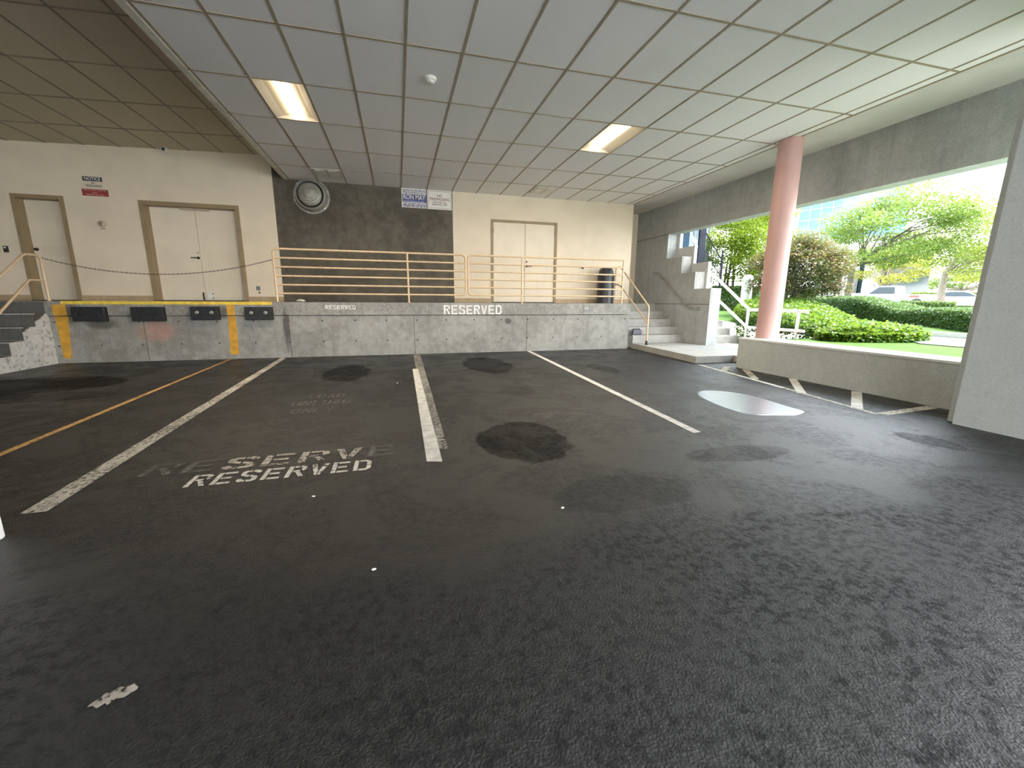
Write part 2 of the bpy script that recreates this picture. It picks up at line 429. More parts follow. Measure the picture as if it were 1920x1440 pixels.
# left ceiling, a little higher and darker
mb = MB()
def lq(x0, x1, y0, y1, dz):
    mb.add([(x0, y0, zl(x0)+dz), (x1, y0, zl(x1)+dz), (x1, y1, zl(x1)+dz), (x0, y1, zl(x0)+dz)], [(0, 3, 2, 1)])
lq(-14, XL, -9, 12, 0); lq(-14, XL, -9, 12, .4)
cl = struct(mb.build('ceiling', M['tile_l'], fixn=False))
mb = MB()
def lbar(x0, x1, y0, y1):
    vs = [(x, y, zl(x)-dz) for dz in (.006, -.003) for y in (y0, y1) for x in (x0, x1)]
    mb.add(vs, [(0,2,3,1),(4,5,7,6),(0,1,5,4),(2,6,7,3),(0,4,6,2),(1,3,7,5)])
for k in range(19): x = -2.9-.6096*k; lbar(x-w, x+w, -9, YB)
for k in range(16): y = 10.0-1.2192*k; lbar(-14, XL-.03, y-w, y+w)
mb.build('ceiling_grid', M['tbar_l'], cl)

# ------------------------------------------------------------------ walls
# painted wall on the left, bare concrete in the middle, painted wall on the right of the back
XA, XB_, XC = -2.585, 1.432, 6.50
D1 = (-7.30, -6.45, 3.22); D2 = (-5.175, -3.315, 3.225); D3 = (2.41, 4.235, 3.25)
def wall_with_doors(x0, x1, ztop0, ztop1, doors, th=.25):
    mb = MB(); xs = [x0]
    for d in doors: xs += [d[0], d[1]]
    xs.append(x1)
    zt = lambda x: ztop0+(ztop1-ztop0)*(x-x0)/(x1-x0)
    for i in range(0, len(xs)-1):
        a, b = xs[i], xs[i+1]; z0 = 0 if i % 2 == 0 else doors[i//2][2]
        mb.prism([(a, z0), (b, z0), (b, zt(b)), (a, zt(a))], 'y', YB, YB+th)
    return mb
struct(wall_with_doors(-14, XA, zl(-14)+.3, zl(XA)+.3, [D1, D2]).build('wall_left', M['cream']))
struct(MB().box(XA, XB_, YB-.002, YB+.25, 0, 4.7).build('wall_back', M['concrete_dark']))
struct(wall_with_doors(XB_, XC, 4.7, 4.7, [D3]).build('wall_back', M['cream_r']))
# recess behind the right stair: its side and far wall
struct(MB().box(XC-.25, XC, YB+.25, 12.24, 0, 4.7).build('wall_recess', M['cream_r']))
struct(MB().box(XC-.25, XW+.3, 12.24, 12.5, 0, 4.7).build('wall_recess', M['cream_r']))
# unseen far left wall; rear wall added to keep daylight off the left
struct(MB().box(-14.3, -14, -9, 12, 0, 4.6).build('wall_side', M['cream']))
struct(MB().box(-14, -4, -9.3, -9, 0, 4.6).build('wall_rear_added', M['cream']))
# tan base strips
for i, (a, b) in enumerate([(-14, D1[0]), (D1[1], D2[0]), (D2[1], XA)]):
    struct(MB().box(a, b, YB-.018, YB, DZ, DZ+.115).build('baseboard_left', M['base']))
for a, b in [(XB_, D3[0]), (D3[1], XC)]:
    struct(MB().box(a, b, YB-.018, YB, DZ, DZ+.115).build('baseboard_back', M['base']))

# outer wall on the right: stepped stair wall, lintel beam and facade above, one cast
prof = [(8.745, .13), (8.745, 1.525), (9.36, 1.525), (9.36, 1.945), (9.93, 1.945), (9.93, 2.38), (10.62, 2.38), (10.62, 3.04),
        (1.0, 2.95), (-9, 2.92), (-9, 7.5), (12.24, 7.5), (12.24, .0), (8.745, .0)]
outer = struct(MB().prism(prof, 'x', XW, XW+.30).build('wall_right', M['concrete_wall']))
mb = MB(); mb.box(XW+.302, 10.3, 6.3, 13.2, 4.7, 7.4); mb.box(XW+.302, 8.3, -9, 6.3, 4.7, 7.4)  # unseen overhang slabs, added and shaped to keep sun off the landing
struct(mb.build('shade_overhang', M['concrete_wall']))
mb = MB(); mb.box(XW-.004, XW, 8.75, 12.2, 1.128, 1.142); mb.box(XW-.004, XW, 10.62, 12.2, 3.03, 3.045)
mb.build('form_seam', M['concrete_dark'], outer)
mb = MB()                                      # exposed aggregate on the stepped end faces
for y, z0, z1 in [(8.745, 1.14, 1.525), (9.36, 1.55, 1.945), (9.93, 1.97, 2.38)]:
    mb.box(XW+.03, XW+.285, y-.008, y, z0, z1-.01)
mb.build('aggregate_panel', M['aggregate'], outer)
# pale stepped parapet of the outer stair, standing against the stair wall
mb = MB()
mb.prism([(9.28, .135), (9.28, 2.20), (9.86, 2.20), (9.86, 2.66), (10.5, 2.66), (10.5, 3.05), (10.9, 3.05), (10.9, .135)], 'x', XW+.302, XW+.39)
tag(mb.build('stair_parapet', M['cap'], origin=(XW+.3, 9.3, .13)), 'pale stepped parapet of the outer stair rising behind the grey stair wall', 'parapet')

# low wall at the open side, with its pale cap
lw = empty('low_wall', (6.25, 4.5, 0), 'low grey concrete wall with a pale cap under the open side', 'wall')
struct(lw)
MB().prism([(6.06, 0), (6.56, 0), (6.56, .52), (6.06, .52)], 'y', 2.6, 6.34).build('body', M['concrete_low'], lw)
mb = MB(); mb.bbox(6.052, 6.58, 2.6, 6.35, .52, .556, .008)
mb.build('cap', M['cap'], lw)
# square pillar
bm = bmesh.new(); bmesh.ops.create_cube(bm, size=1)
for v in bm.verts:
    v.co = Vector((5.93+v.co.x*1.02, 2.15+v.co.y*1.36, 1.95+v.co.z*3.9))
    if v.co.z < .1: v.co.x += -.03 if v.co.x < 5.9 else 0; v.co.y += .02 if v.co.y > 2 else 0
bmesh.ops.bevel(bm, geom=[e for e in bm.edges if abs((e.verts[0].co-e.verts[1].co).z) > 2], offset=.09, segments=6, affect='EDGES')
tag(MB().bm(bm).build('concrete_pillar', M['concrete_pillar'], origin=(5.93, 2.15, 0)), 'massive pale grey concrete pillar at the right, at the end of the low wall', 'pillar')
# pale pillar at the far left edge
mb = MB(); mb.bbox(-2.39, -1.985, 2.13, 2.535, 0, 4.25, .012)
tag(mb.build('square_pillar', M['cap'], origin=(-2.19, 2.33, 0)), 'white square pillar, just a sliver of its foot at the left edge', 'pillar')
# salmon column
col = empty('round_column', (6.46, 6.12, .556), 'salmon pink round steel column standing on the low wall', 'column')
mb = MB(); mb.lathe([(.185, .014), (.185, 3.29)], (6.46, 6.12, .556), n=48); mb.build('shaft', M['pink'], col)
mb = MB(); mb.lathe([(.20, 0), (.20, .016)], (6.46, 6.12, .556), n=48); mb.build('base_ring', M['concrete_low'], col)

# ------------------------------------------------------------------ loading dock
dock = empty('loading_dock', (0, YD, 0), 'long grey concrete loading dock running along the back wall', 'loading dock')
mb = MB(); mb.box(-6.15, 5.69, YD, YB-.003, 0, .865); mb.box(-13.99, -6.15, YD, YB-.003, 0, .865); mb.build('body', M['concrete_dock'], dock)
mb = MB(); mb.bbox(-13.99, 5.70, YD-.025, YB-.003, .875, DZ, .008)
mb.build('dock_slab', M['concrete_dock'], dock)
mb = MB(); mb.bbox(-5.92, -2.47, YD-.034, YD+.09, DZ-.055, DZ+.006, .006)
tag(mb.build('edge_strip', M['yellow'], dock), 'yellow steel edge strip')
for x0, x1, b0, b1 in [(-6.06, -5.86, -6.05, -5.93), (-3.285, -3.15, -3.325, -3.17)]:
    mb = MB()
    mb.box(x0, x1, YD-.0285, YD-.0255, .878, DZ-.06); mb.prism([(x0, .862), (x1, .862), (b1, .09), (b0, .09)], 'y', YD-.004, YD-.001)
    tag(mb.build('paint_stripe', M['yellow_old'], dock), 'worn yellow painted stripe')
for x in (-4.72, 2.96, .33, -2.2):
    mb = MB(); mb.box(x-.006, x+.006, YD-.003, YD, 0, .86); mb.build('control_joint', M['concrete_dark'], dock)

# block stencil letters drawn in a 5 x 7 cell, split by stencil bridges
def stencil(ch):
    t = 1.25
    P = []
    r = lambda x0, x1, y0, y1: P.append([(x0, y0), (x1, y0), (x1, y1), (x0, y1)])
    if ch == 'R':
        r(0, t, 0, 7); r(t+.3, 3.6, 5.9, 7); P.append([(3.6, 7), (5, 6.2), (5, 4.4), (4.3, 3.6), (3.75, 4.4), (3.75, 5.9), (3.6, 5.9)])
        r(t+.3, 3.4, 3.2, 4.2); P.append([(2.3, 3.0), (3.6, 3.0), (5.1, 0), (3.75, 0)])
    elif ch == 'E':
        r(0, t, 0, 7); r(t+.3, 4.8, 5.9, 7); r(t+.3, 4.2, 3.0, 4.05); r(t+.3, 4.8, 0, 1.1)
    elif ch == 'S':
        P.append([(.9, 7), (2.4, 7), (2.4, 5.85), (1.35, 5.85), (1.3, 4.5), (2.4, 4.0), (2.4, 2.8), (.3, 3.9), (0, 4.6), (0, 6.2)])
        P.append([(2.75, 7), (4.1, 7), (5, 6.2), (5, 5.1), (3.75, 5.1), (3.6, 5.85), (2.75, 5.85)])
        P.append([(4.1, 0), (2.6, 0), (2.6, 1.15), (3.65, 1.15), (3.7, 2.5), (2.75, 2.9), (2.75, 4.0), (4.7, 3.1), (5, 2.4), (5, .8)])
        P.append([(2.25, 0), (.9, 0), (0, .8), (0, 1.9), (1.25, 1.9), (1.4, 1.15), (2.25, 1.15)])
    elif ch == 'V':
        P.append([(0, 7), (1.4, 7), (2.35, 2.6), (2.35, 0), (1.75, 0)]); P.append([(5, 7), (3.6, 7), (2.65, 2.6), (2.65, 0), (3.25, 0)])
    elif ch == 'D':
        r(0, t, 0, 7); P.append([(t+.3, 7), (3.6, 7), (5, 5.8), (5, 3.7), (3.75, 3.7), (3.75, 5.3), (3.2, 5.9), (t+.3, 5.9)])
        P.append([(t+.3, 0), (3.6, 0), (5, 1.2), (5, 3.3), (3.75, 3.3), (3.75, 1.7), (3.2, 1.1), (t+.3, 1.1)])
    elif ch == 'O':
        P.append([(2.3, 7), (1.2, 7), (0, 5.9), (0, 1.1), (1.2, 0), (2.3, 0), (2.3, 1.1), (1.6, 1.1), (1.25, 1.6), (1.25, 5.4), (1.6, 5.9), (2.3, 5.9)])
        P.append([(2.7, 7), (3.8, 7), (5, 5.9), (5, 1.1), (3.8, 0), (2.7, 0), (2.7, 1.1), (3.4, 1.1), (3.75, 1.6), (3.75, 5.4), (3.4, 5.9), (2.7, 5.9)])
    elif ch == 'N':
        r(0, t, 0, 7); r(3.75, 5, 0, 7); P.append([(t+.2, 7), (2.2, 7), (3.6, 1.5), (3.6, 0), (3.0, 0), (t+.2, 5.6)])
    elif ch == 'L': r(0, t, 0, 7); r(t+.3, 4.6, 0, 1.1)
    elif ch == 'A':
        P.append([(1.75, 7), (2.35, 7), (2.35, 4.6), (1.3, 0), (0, 0)]); P.append([(3.25, 7), (2.65, 7), (2.65, 4.6), (3.7, 0), (5, 0)]); r(1.9, 3.1, 1.7, 2.6)
    elif ch == 'U':
        P.append([(0, 7), (t, 7), (t, 1.6), (1.7, 1.1), (2.3, 1.1), (2.3, 0), (1.2, 0), (0, 1.1)]); P.append([(5, 7), (3.75, 7), (3.75, 1.6), (3.3, 1.1), (2.7, 1.1), (2.7, 0), (3.8, 0), (5, 1.1)])
    elif ch == 'Y':
        P.append([(0, 7), (1.4, 7), (2.4, 4.1), (2.4, 3.2), (1.9, 3.2)]); P.append([(5, 7), (3.6, 7), (2.6, 4.1), (2.6, 3.2), (3.1, 3.2)]); r(1.9, 3.1, 0, 2.9)
    return P
def letters(txt, width, height, place, skip=()):
    n = len(txt); pitch = width/(n-1+5/6.2) ; sx = pitch/6.2; sy = height/7
    mb = MB()
    for i, ch in enumerate(txt):
        if i in skip: continue
        for P in stencil(ch):
            vs = [place(i*pitch+x*sx, y*sy) for x, y in P]
            mb.add(vs, [tuple(range(len(vs)))])
    return mb
def triangulated(mb):
    return mb
for txt, x0, wd, z0, ht in [('RESERVED', -1.467, .594, .995, .088), ('RESERVED', .996, 1.335, .885, .205)]:
    mb = letters(txt, wd, ht, lambda u, v: (x0+u, YD-.0275, z0+v))
    tag(mb.build('stencil_lettering', M['letter_wall'], dock), 'white stencilled word RESERVED')

# dock bumpers with two bolts
protoB = None
bspots = [(-5.73, -5.235, 1.04, .775, 'black rubber dock bumper nearest the left stairs'),
          (-4.83, -4.315, 1.04, .77, 'black rubber dock bumper above the faded orange patch'),
          (-3.875, -3.40, 1.05, .79, 'black rubber dock bumper scuffed grey on its right end, left of a yellow stripe'),
          (-2.945, -2.455, 1.045, .785, 'black rubber dock bumper with two bright bolts, right of the yellow stripe')]
for i, (x0, x1, z1, z0, lab) in enumerate(bspots):
    b = empty('dock_bumper', ((x0+x1)/2, YD-.025, z0), lab, 'dock bumper', 'rubber bumpers along the dock edge')
    mb = MB(); mb.bbox(x0, x1, YD-.14, YD-.025, z0, z1, .012)
    mb.build('pad', M['bumper'], b)
    for fx in (.24, .76):
        c = (x0+(x1-x0)*fx, YD-.14, z0+(z1-z0)*.56)
        mb = MB(); mb.lathe([(.034, .002), (.034, -.006), (.024, -.008), (.022, -.003)], c, 'y', 16)
        mb.lathe([(.017, 0), (.017, -.01), (.008, -.016)], c, 'y', 12)
        mb.build('bolt', M['steel'] if i > 1 else M['dark_metal'], b)
mb = MB()
mb.bbox(4.404, 4.577, YD-.032, YD-.025, .947, 1.089, .002)
pl = mb.build('wall_plaque', M['plaque'], origin=(4.49, YD-.025, .95)); tag(pl, 'small grey plaque on the dock edge near its right end', 'plaque')
mb = MB()
for z, h in [(1.067, .005), (1.035, .007), (1.018, .007), (.985, .005)]: mb.box(4.43, 4.55, YD-.0335, YD-.032, z-h/2, z+h/2)
mb.build('text_lines', M['sign_white'], pl)

# ------------------------------------------------------------------ guard rails on the dock
RAILZ = [2.195-.1765*k for k in range(6)]
RAILZ[5] = 1.315
def guard(x0, x1, xm, left_to_floor, right_to_floor, label):
    y = YD+.06; r = .021
    g = empty('guard_rail', ((x0+x1)/2, y, DZ), label, 'railing', 'tan guard rails on the dock')
    rr = .09
    def corner(cx, cz, a0, a1): return [(cx+rr*math.cos(a0+(a1-a0)*k/5), y, cz+rr*math.sin(a0+(a1-a0)*k/5)) for k in range(6)]
    top = [(x0+rr, y, RAILZ[0])]; pts = []
    z0, zb = RAILZ[0], RAILZ[5]
    # frame tube: up the left side, across the top, down the right side
    if left_to_floor: pts += [(x0, y, DZ)]
    else: pts += [(x0+rr*1.2, y, zb)]+corner(x0+rr, zb+rr, -PI/2, -PI)
    pts += corner(x0+rr, z0-rr, PI, PI/2)
    if right_to_floor: pts += [(x1, y, z0)]
    else: pts += corner(x1-rr, z0-rr, PI/2, 0)+corner(x1-rr, zb+rr, 0, -PI/2)+[(x1-rr*1.2, y, zb)]
    mb = MB(); mb.tube(pts, r); mb.build('frame', M['rail'], g)
    for k in range(1, 6):
        mb = MB(); a = x0+(rr if (k == 5 and not left_to_floor) else 0); b = x1-(rr if (k == 5 and not right_to_floor) else 0)
        mb.tube([(a, y, RAILZ[k]), (b, y, RAILZ[k])], r*.9); mb.build('rail', M['rail'], g)
    posts = [xm]+([x1] if right_to_floor else [])
    for px in posts:
        mb = MB(); mb.tube([(px, y, DZ), (px, y, z0)], r); mb.lathe([(.045, 0), (.045, .008)], (px, y, DZ), n=16); mb.build('post', M['rail'], g)
    return g
guard(-2.38, 1.515, .242, True, False, 'tan tube guard rail on the dock in front of the bare concrete wall')
guard(1.572, 5.482, 2.845, False, True, 'tan tube guard rail on the dock in front of the right double doors')

# handrail of the right steps
h = empty('handrail', (6.0, 9.3, .13), 'tan tube handrail going down the right concrete steps', 'handrail')
def arc(pts): return pts
X1 = 5.98
top = [(X1, 9.19, .13), (X1, 9.19, 1.02), (X1, 9.205, 1.075), (X1, 9.25, 1.115), (X1, 10.62, 2.08), (X1, 10.70, 2.12), (X1, 10.8, 2.13), (X1, 10.9, 2.12), (X1, 10.94, 2.06), (X1, 10.95, DZ)]
MB().tube(top, .021).build('upper_rail', M['rail'], h)
MB().tube([(X1, 9.19, .66), (X1, 10.60, 1.60), (X1, 10.80, 1.66), (X1, 10.95, 1.66)], .019).build('lower_rail', M['rail'], h)
MB().lathe([(.05, 0), (.05, .012), (.028, .014), (.028, .10)], (X1, 9.19, .13), n=16).build('base_plate', M['bronze'], h)
# wall handrail on the stair wall
h = empty('handrail', (XW-.07, 10, 1.5), 'slim grey handrail fixed to the concrete stair wall', 'handrail')
pts = [(XW-.07, 11.12, 2.03), (XW-.07, 10.9, 2.03), (XW-.07, 9.42, 1.045), (XW-.07, 9.0, 1.045)]
MB().tube(pts, .019).build('rail', M['galv'], h)
for y, z in [(10.75, 1.91), (9.6, 1.14)]:
    MB().tube([(XW-.07, y, z), (XW-.07, y, z-.05), (XW-.001, y, z-.07)], .009, 8).build('bracket', M['galv'], h)
# handrail of the left steps
h = empty('handrail', (-6.15, 9.6, DZ), 'tan tube handrail beside the dark left steps', 'handrail')
XH = -6.12
up = [(XH, 9.64, DZ), (XH, 9.64, 1.86), (XH, 9.62, 1.915), (XH, 9.56, 1.935), (XH, 9.32, 1.93), (XH, 9.24, 1.89), (XH, 8.0, .98), (XH, 7.93, .93), (XH, 7.92, 0)]
MB().tube(up, .021).build('upper_rail', M['rail'], h)
MB().tube([(XH, 9.64, 1.505), (XH, 9.30, 1.50), (XH, 7.92, .44)], .02).build('lower_rail', M['rail'], h)
MB().lathe([(.045, 0), (.045, .008)], (XH, 9.64, DZ), n=16).build('base_plate', M['rail'], h)

# chain across the bay
mb = MB(); A = Vector((-6.12, 9.64, 1.90)); B = Vector((-2.38, 9.66, 1.985)); N = 110
cp = []
for i in range(N+1):
    t = i/N; p = A.lerp(B, t); p.z -= .29*4*t*(1-t)*(1-.12*(t-.5)); cp.append(p)
for i in range(N):
    a, b = cp[i], cp[i+1]; c = (a+b)/2; d = (b-a); L = d.length*.62; d.normalize()
    s = Vector((0, 1, 0)) if i % 2 else d.cross(Vector((0, 1, 0))).normalized()
    ring = [c+d*(L*math.cos(2*PI*k/10))+s*(.010*math.sin(2*PI*k/10)) for k in range(10)]
    mb.tube(ring, .0035, 5, closed=True)
tag(mb.build('chain', M['bronze'], origin=tuple(A)), 'sagging steel chain across the open bay from left handrail to guard rail', 'chain')

# ------------------------------------------------------------------ right steps, landing and bumper on the step
st = empty('steps', (6.5, 9.6, 0), 'grey concrete steps and landing at the right end of the dock', 'steps')
MB().prism([(5.66, 6.95), (6.565, 6.95), (6.565, 6.605), (8.72, 6.605), (8.72, 9.09), (XW+.31, 9.09), (XW+.31, 8.74), (XW-.002, 8.74), (XW-.002, 9.64), (5.82, 9.64), (5.82, 9.35)], 'z', 0, .132).build('landing', M['concrete_step'], st)
ys = [9.66, 9.94, 10.25, 10.62, 11.05]; zs = [.132, .33, .525, .72, .925, DZ]
for k in range(5):
    y1 = ys[k+1] if k < 4 else 12.24
    x0 = 5.86 if k == 0 else 5.72
    xe = XW-.002
    if k < 4: mb = MB(); mb.bbox(x0, xe, ys[k]-.02, y1+.01, zs[k]-.12 if k else .0, zs[k+1], .008); mb.box(x0+.01, xe, ys[k], YB-.02, 0, zs[k]-.05) if k else None
    else: mb = MB(); mb.bbox(5.72, xe, ys[k]-.02, YB-.003, zs[k]-.12, DZ, .004); mb.box(XC+.003, xe, YB-.003, 12.235, .8, DZ)
    mb.build('step', M['concrete_step'], st)
mb = MB(); n = 10
prof = [(.0, .0), (.01, .06)]+[(.2-.2*math.cos(PI*k/n), .07+.10*math.sin(PI*k/n)**.6) for k in range(n+1)]
bmx = bmesh.new(); bmesh.ops.create_cube(bmx, size=1)
for v in bmx.verts: v.co = Vector((6.0+v.co.x*.34*(.8 if v.co.z > 0 else 1), 9.72+v.co.y*.13*(.65 if v.co.z > 0 else 1), .42+v.co.z*.18))
bmesh.ops.bevel(bmx, geom=bmx.edges[:], offset=.035, segments=3, affect='EDGES')
tag(MB().bm(bmx).build('rubber_block', M['bin'], origin=(6.0, 9.72, .33)), 'black rubber block lying on the lowest right step', 'block')
# outside steps rising behind the stair wall
mb = MB()
os_ = empty('outdoor_steps', (8.2, 9.1, .13), 'concrete outdoor steps rising beyond the grey stair wall', 'steps')
for k in range(7):
    mb = MB(); y = 9.1+.29*k; mb.bbox(XW+.4, 8.66, y, y+.31 if k < 6 else 12.6, .0, .13+.19*(k+1), .008); mb.build('step', M['concrete_step'], os_)
oh = empty('handrail', (8.7, 8.5, .13), 'white double handrail turning from the outdoor steps along the landing', 'handrail')
MB().tube([(8.7, 10.55, 1.965), (8.7, 10.30, 1.965), (8.7, 8.95, 1.06), (8.7, 8.84, 1.0), (8.7, 7.26, 1.0)], .036).build('upper_rail', M['white_rail'], oh)
MB().tube([(8.7, 10.55, 1.60), (8.7, 9.95, 1.22), (8.7, 8.98, .62), (8.7, 8.86, .56), (8.7, 7.28, .565)], .034).build('lower_rail', M['white_rail'], oh)
for y in (7.48, 8.9): MB().tube([(8.7, y, .13), (8.7, y, 1.0)], .034).build('post', M['white_rail'], oh)
MB().tube([(8.86, 8.9, .47), (8.86, 7.75, .5)], .03).build('return_rail', M['white_rail'], oh)

# left steps: dark painted treads, side painted only in the upper part
ls = empty('steps', (-6.8, 9.0, 0), 'dark painted concrete steps at the left end of the dock', 'steps')
poly = [(9.6, 0), (9.6, 1.135)]; y = 9.6; z = 1.135
tre = [.92, .70, .475, .25]
prof = [(9.6, 0), (9.6, .92), (9.3, .92), (9.3, .70), (9.0, .70), (9.0, .475), (8.7, .475), (8.7, .25), (8.38, .25), (8.38, 0)]
MB().prism(prof, 'x', -7.7, -6.15).build('body', M['cheek'], ls)
for k, zt in enumerate(tre):
    y1 = 9.6-.3*k; mb = MB(); mb.box(-7.7, -6.17, y1-.3, y1-.002, zt-.0, zt+.004); mb.box(-7.7, -6.17, y1-.304, y1-.30, zt-.215, zt)
    mb.build('tread_paint', M['step_dark'], ls)
    mb = MB(); mb.box(-7.7, -6.15, y1-.306, y1-.285, zt-.012, zt+.006); mb.build('nosing', M['concrete_step'], ls)
MB().box(-7.7, -6.17, 9.572, 9.5749, .92, 1.125).build('riser_paint', M['step_dark'], ls)

# ------------------------------------------------------------------ doors
def door_frame(d, root, mat, w=.07, dep=.10, y=YB):
    mb = MB(); x0, x1, zt = d
    mb.bbox(x0, x0+w, y-.02, y+dep, DZ, zt, .004); mb.bbox(x1-w, x1, y-.02, y+dep, DZ, zt, .004); mb.bbox(x0+w, x1-w, y-.02, y+dep, zt-w, zt, .004)
    return mb.build('door_frame', mat, root)
def lever(root, x, z, y, dirx, mat):
    mb = MB(); mb.lathe([(.03, 0), (.03, -.012), (.018, -.014), (.014, -.055)], (x, y, z), 'y', 14)
    mb.tube([(x, y-.05, z), (x+dirx*.03, y-.055, z), (x+dirx*.13, y-.05, z-.004)], .011, 8)
    return mb.build('lever_handle', mat, root)
def single(name, loc):
    o = bpy.data.objects.new(name, None); COL.objects.link(o); o.location = loc; return struct(o)
# single door far left
d = single('door_1', (-6.87, YB, DZ)); yy = YB+.185
door_frame(D1, d, M['frame'], .075, .2)
lf = MB().bbox(D1[0]+.075, D1[1]-.075, yy, yy+.045, DZ+.015, D1[2]-.075, .004).build('door_leaf', M['door'], d)
tag(MB().box(-7.09, -6.53, yy-.002, yy, DZ+.25, 2.265).build('patch_paint', M['cream_r'], lf), 'paler repainted lower panel')
MB().lathe([(.032, 0), (.032, -.012), (.022, -.03), (.026, -.05), (.012, -.06)], (-7.17, yy, 2.18), 'y', 16).build('knob', M['bronze'], d)
MB().box(D1[0], D1[1], YB-.02, YB+.235, DZ-.1, DZ+.012).build('threshold', M['dark_metal'], d)
MB().box(D1[0], D1[1], YB+.235, YB+.249, .9, D1[2]).build('door_backing', M['dark_metal'], d)
# double doors, left bay
d = single('door_2', (-4.25, YB, DZ)); door_frame(D2, d, M['frame'], .085, .2)
xm = -4.245
MB().box(D2[0], D2[1], YB+.235, YB+.249, .9, D2[2]).build('door_backing', M['dark_metal'], d)
for a, b in [(D2[0]+.085, xm-.003), (xm+.003, D2[1]-.085)]:
    MB().bbox(a, b, yy, yy+.045, DZ+.02, D2[2]-.085, .004).build('door_leaf', M['door'], d)
MB().bbox(-4.52, -3.96, yy-.06, yy, 3.10, 3.155, .006).build('closer_bar', M['beige'], d)
lever(d, xm-.045, 2.10, yy, -1, M['black'])
MB().lathe([(.022, 0), (.022, -.012)], (xm-.045, yy, 2.21), 'y', 14).build('lock_cylinder', M['steel'], d)
mb = MB(); mb.bbox(xm-.055, xm-.025, yy-.02, yy, DZ+.03, DZ+.20, .004); mb.build('floor_bolt', M['bronze'], d)
mb = MB(); mb.bbox(xm+.03, xm+.16, yy-.012, yy, DZ+.05, DZ+.19, .004); mb.build('latch_plate', M['plastic_white'], d)
for x in (xm+.15,):
    for z in (DZ+.07, DZ+.17): MB().lathe([(.014, 0), (.014, -.006)], (x, yy-.012, z), 'y', 10).build('screw', M['dark_metal'], d)
MB().box(D2[0], D2[1], YB-.02, YB+.235, DZ-.1, DZ+.014).build('threshold', M['dark_metal'], d)
# double doors, right
d = single('door_3', (3.32, YB, DZ)); door_frame(D3, d, M['frame'], .065, .03)
xm = 3.335; yr = YB+.004
for a, b in [(D3[0]+.065, xm-.004), (xm+.004, D3[1]-.065)]:
    MB().bbox(a, b, yr, yr+.045, DZ+.02, D3[2]-.065, .004).build('door_leaf', M['door_r'], d)
MB().box(xm-.004, xm+.004, yr+.02, yr+.03, DZ+.02, D3[2]-.07).build('astragal', M['dark_metal'], d)
for hx in (D3[0]+.06, D3[1]-.06):
    for hz in (2.98, 2.19, 1.41): MB().bbox(hx-.012, hx+.012, yr-.022, yr, hz-.07, hz+.07, .003).build('hinge', M['bronze'], d)
lever(d, xm+.05, 2.11, yr, 1, M['black'])
MB().lathe([(.022, 0), (.022, -.012)], (xm+.05, yr, 2.22), 'y', 14).build('lock_cylinder', M['bronze'], d)
MB().box(D3[0], D3[1], YB-.02, YB+.06, DZ-.1, DZ+.012).build('threshold', M['dark_metal'], d)
MB().box(D3[0]-.0, D3[1], YB+.06, YB+.2, DZ, D3[2]).build('door_backing', M['dark_metal'], d)

# ------------------------------------------------------------------ wall fittings
def lettertext(txt, size, x, z, y, mat, parent, name='lettering', width=None, bold=.0, align='CENTER'):
    cu = bpy.data.curves.new('t', 'FONT'); cu.body = txt; cu.size = size; cu.align_x = align; cu.align_y = 'CENTER'; cu.offset = bold; cu.resolution_u = 3
    ob = bpy.data.objects.new('t', cu); COL.objects.link(ob); bpy.context.view_layer.update()
    me = bpy.data.meshes.new_from_object(ob.evaluated_get(bpy.context.evaluated_depsgraph_get()))
    bpy.data.objects.remove(ob); bpy.data.curves.remove(cu)
    s = 1
    if width:
        xs = [v.co.x for v in me.vertices]; s = width/(max(xs)-min(xs))
    for v in me.vertices: v.co = Vector((v.co.x*s, 0, v.co.y))
    me.materials.append(mat)
    o = bpy.data.objects.new(name, me); COL.objects.link(o); o.parent = parent; o.location = Vector((x, y, z))-PW(parent)
    return o
# blue and white notice sign
SY = YB-.012
s = MB().bbox(.205, .79, SY, YB-.003, 3.408, 3.846, .003).build('notice_sign', M['sign_white'], origin=(.5, YB, 3.41))
tag(s, 'blue and white notice sign with big name, on the bare concrete under the ceiling', 'sign')
MB().box(.222, .785, SY-.002, SY, 3.53, 3.715).build('blue_band', M['sign_blue'], s)
lettertext('RON MAY', .16, .503, 3.645, SY-.0035, M['sign_white'], s, width=.52, bold=.0015)
mb = MB()
rs = random.Random(3)
for z, n_, hh in [(3.81, 3, .012), (3.785, 2, .01), (3.76, 4, .010), (3.738, 3, .010), (3.503, 3, .012), (3.478, 4, .012), (3.455, 3, .016), (3.43, 4, .012)]:
    x = .235
    while x < .76:
        L = rs.uniform(.03, .11); mb.box(x, min(x+L, .775), SY-.002, SY, z-hh*.6, z+hh*.6); x += L+rs.uniform(.01, .02)
mb.build('text_lines', M['sign_blue'], s)
mb = MB(); x = .24
while x < .75:
    L = rs.uniform(.04, .09); mb.box(x, min(x+L, .77), SY-.0035, SY-.002, 3.543, 3.563); x += L+.014
mb.build('number_lines', M['sign_grey'], s)
s = MB().bbox(.815, 1.412, SY, YB-.003, 3.402, 3.846, .003).build('no_trespassing_sign', M['sign_white'], origin=(1.1, YB, 3.4))
tag(s, 'white no trespassing sign with dark red lettering, right of the blue notice sign', 'sign')
mb = MB()
for x0, x1, z0, z1 in [(.84, 1.39, 3.815, 3.821), (.84, 1.39, 3.428, 3.434), (.84, .846, 3.43, 3.82), (1.384, 1.39, 3.43, 3.82)]: mb.box(x0, x1, SY-.002, SY, z0, z1)
mb.build('border', M['sign_brown'], s)
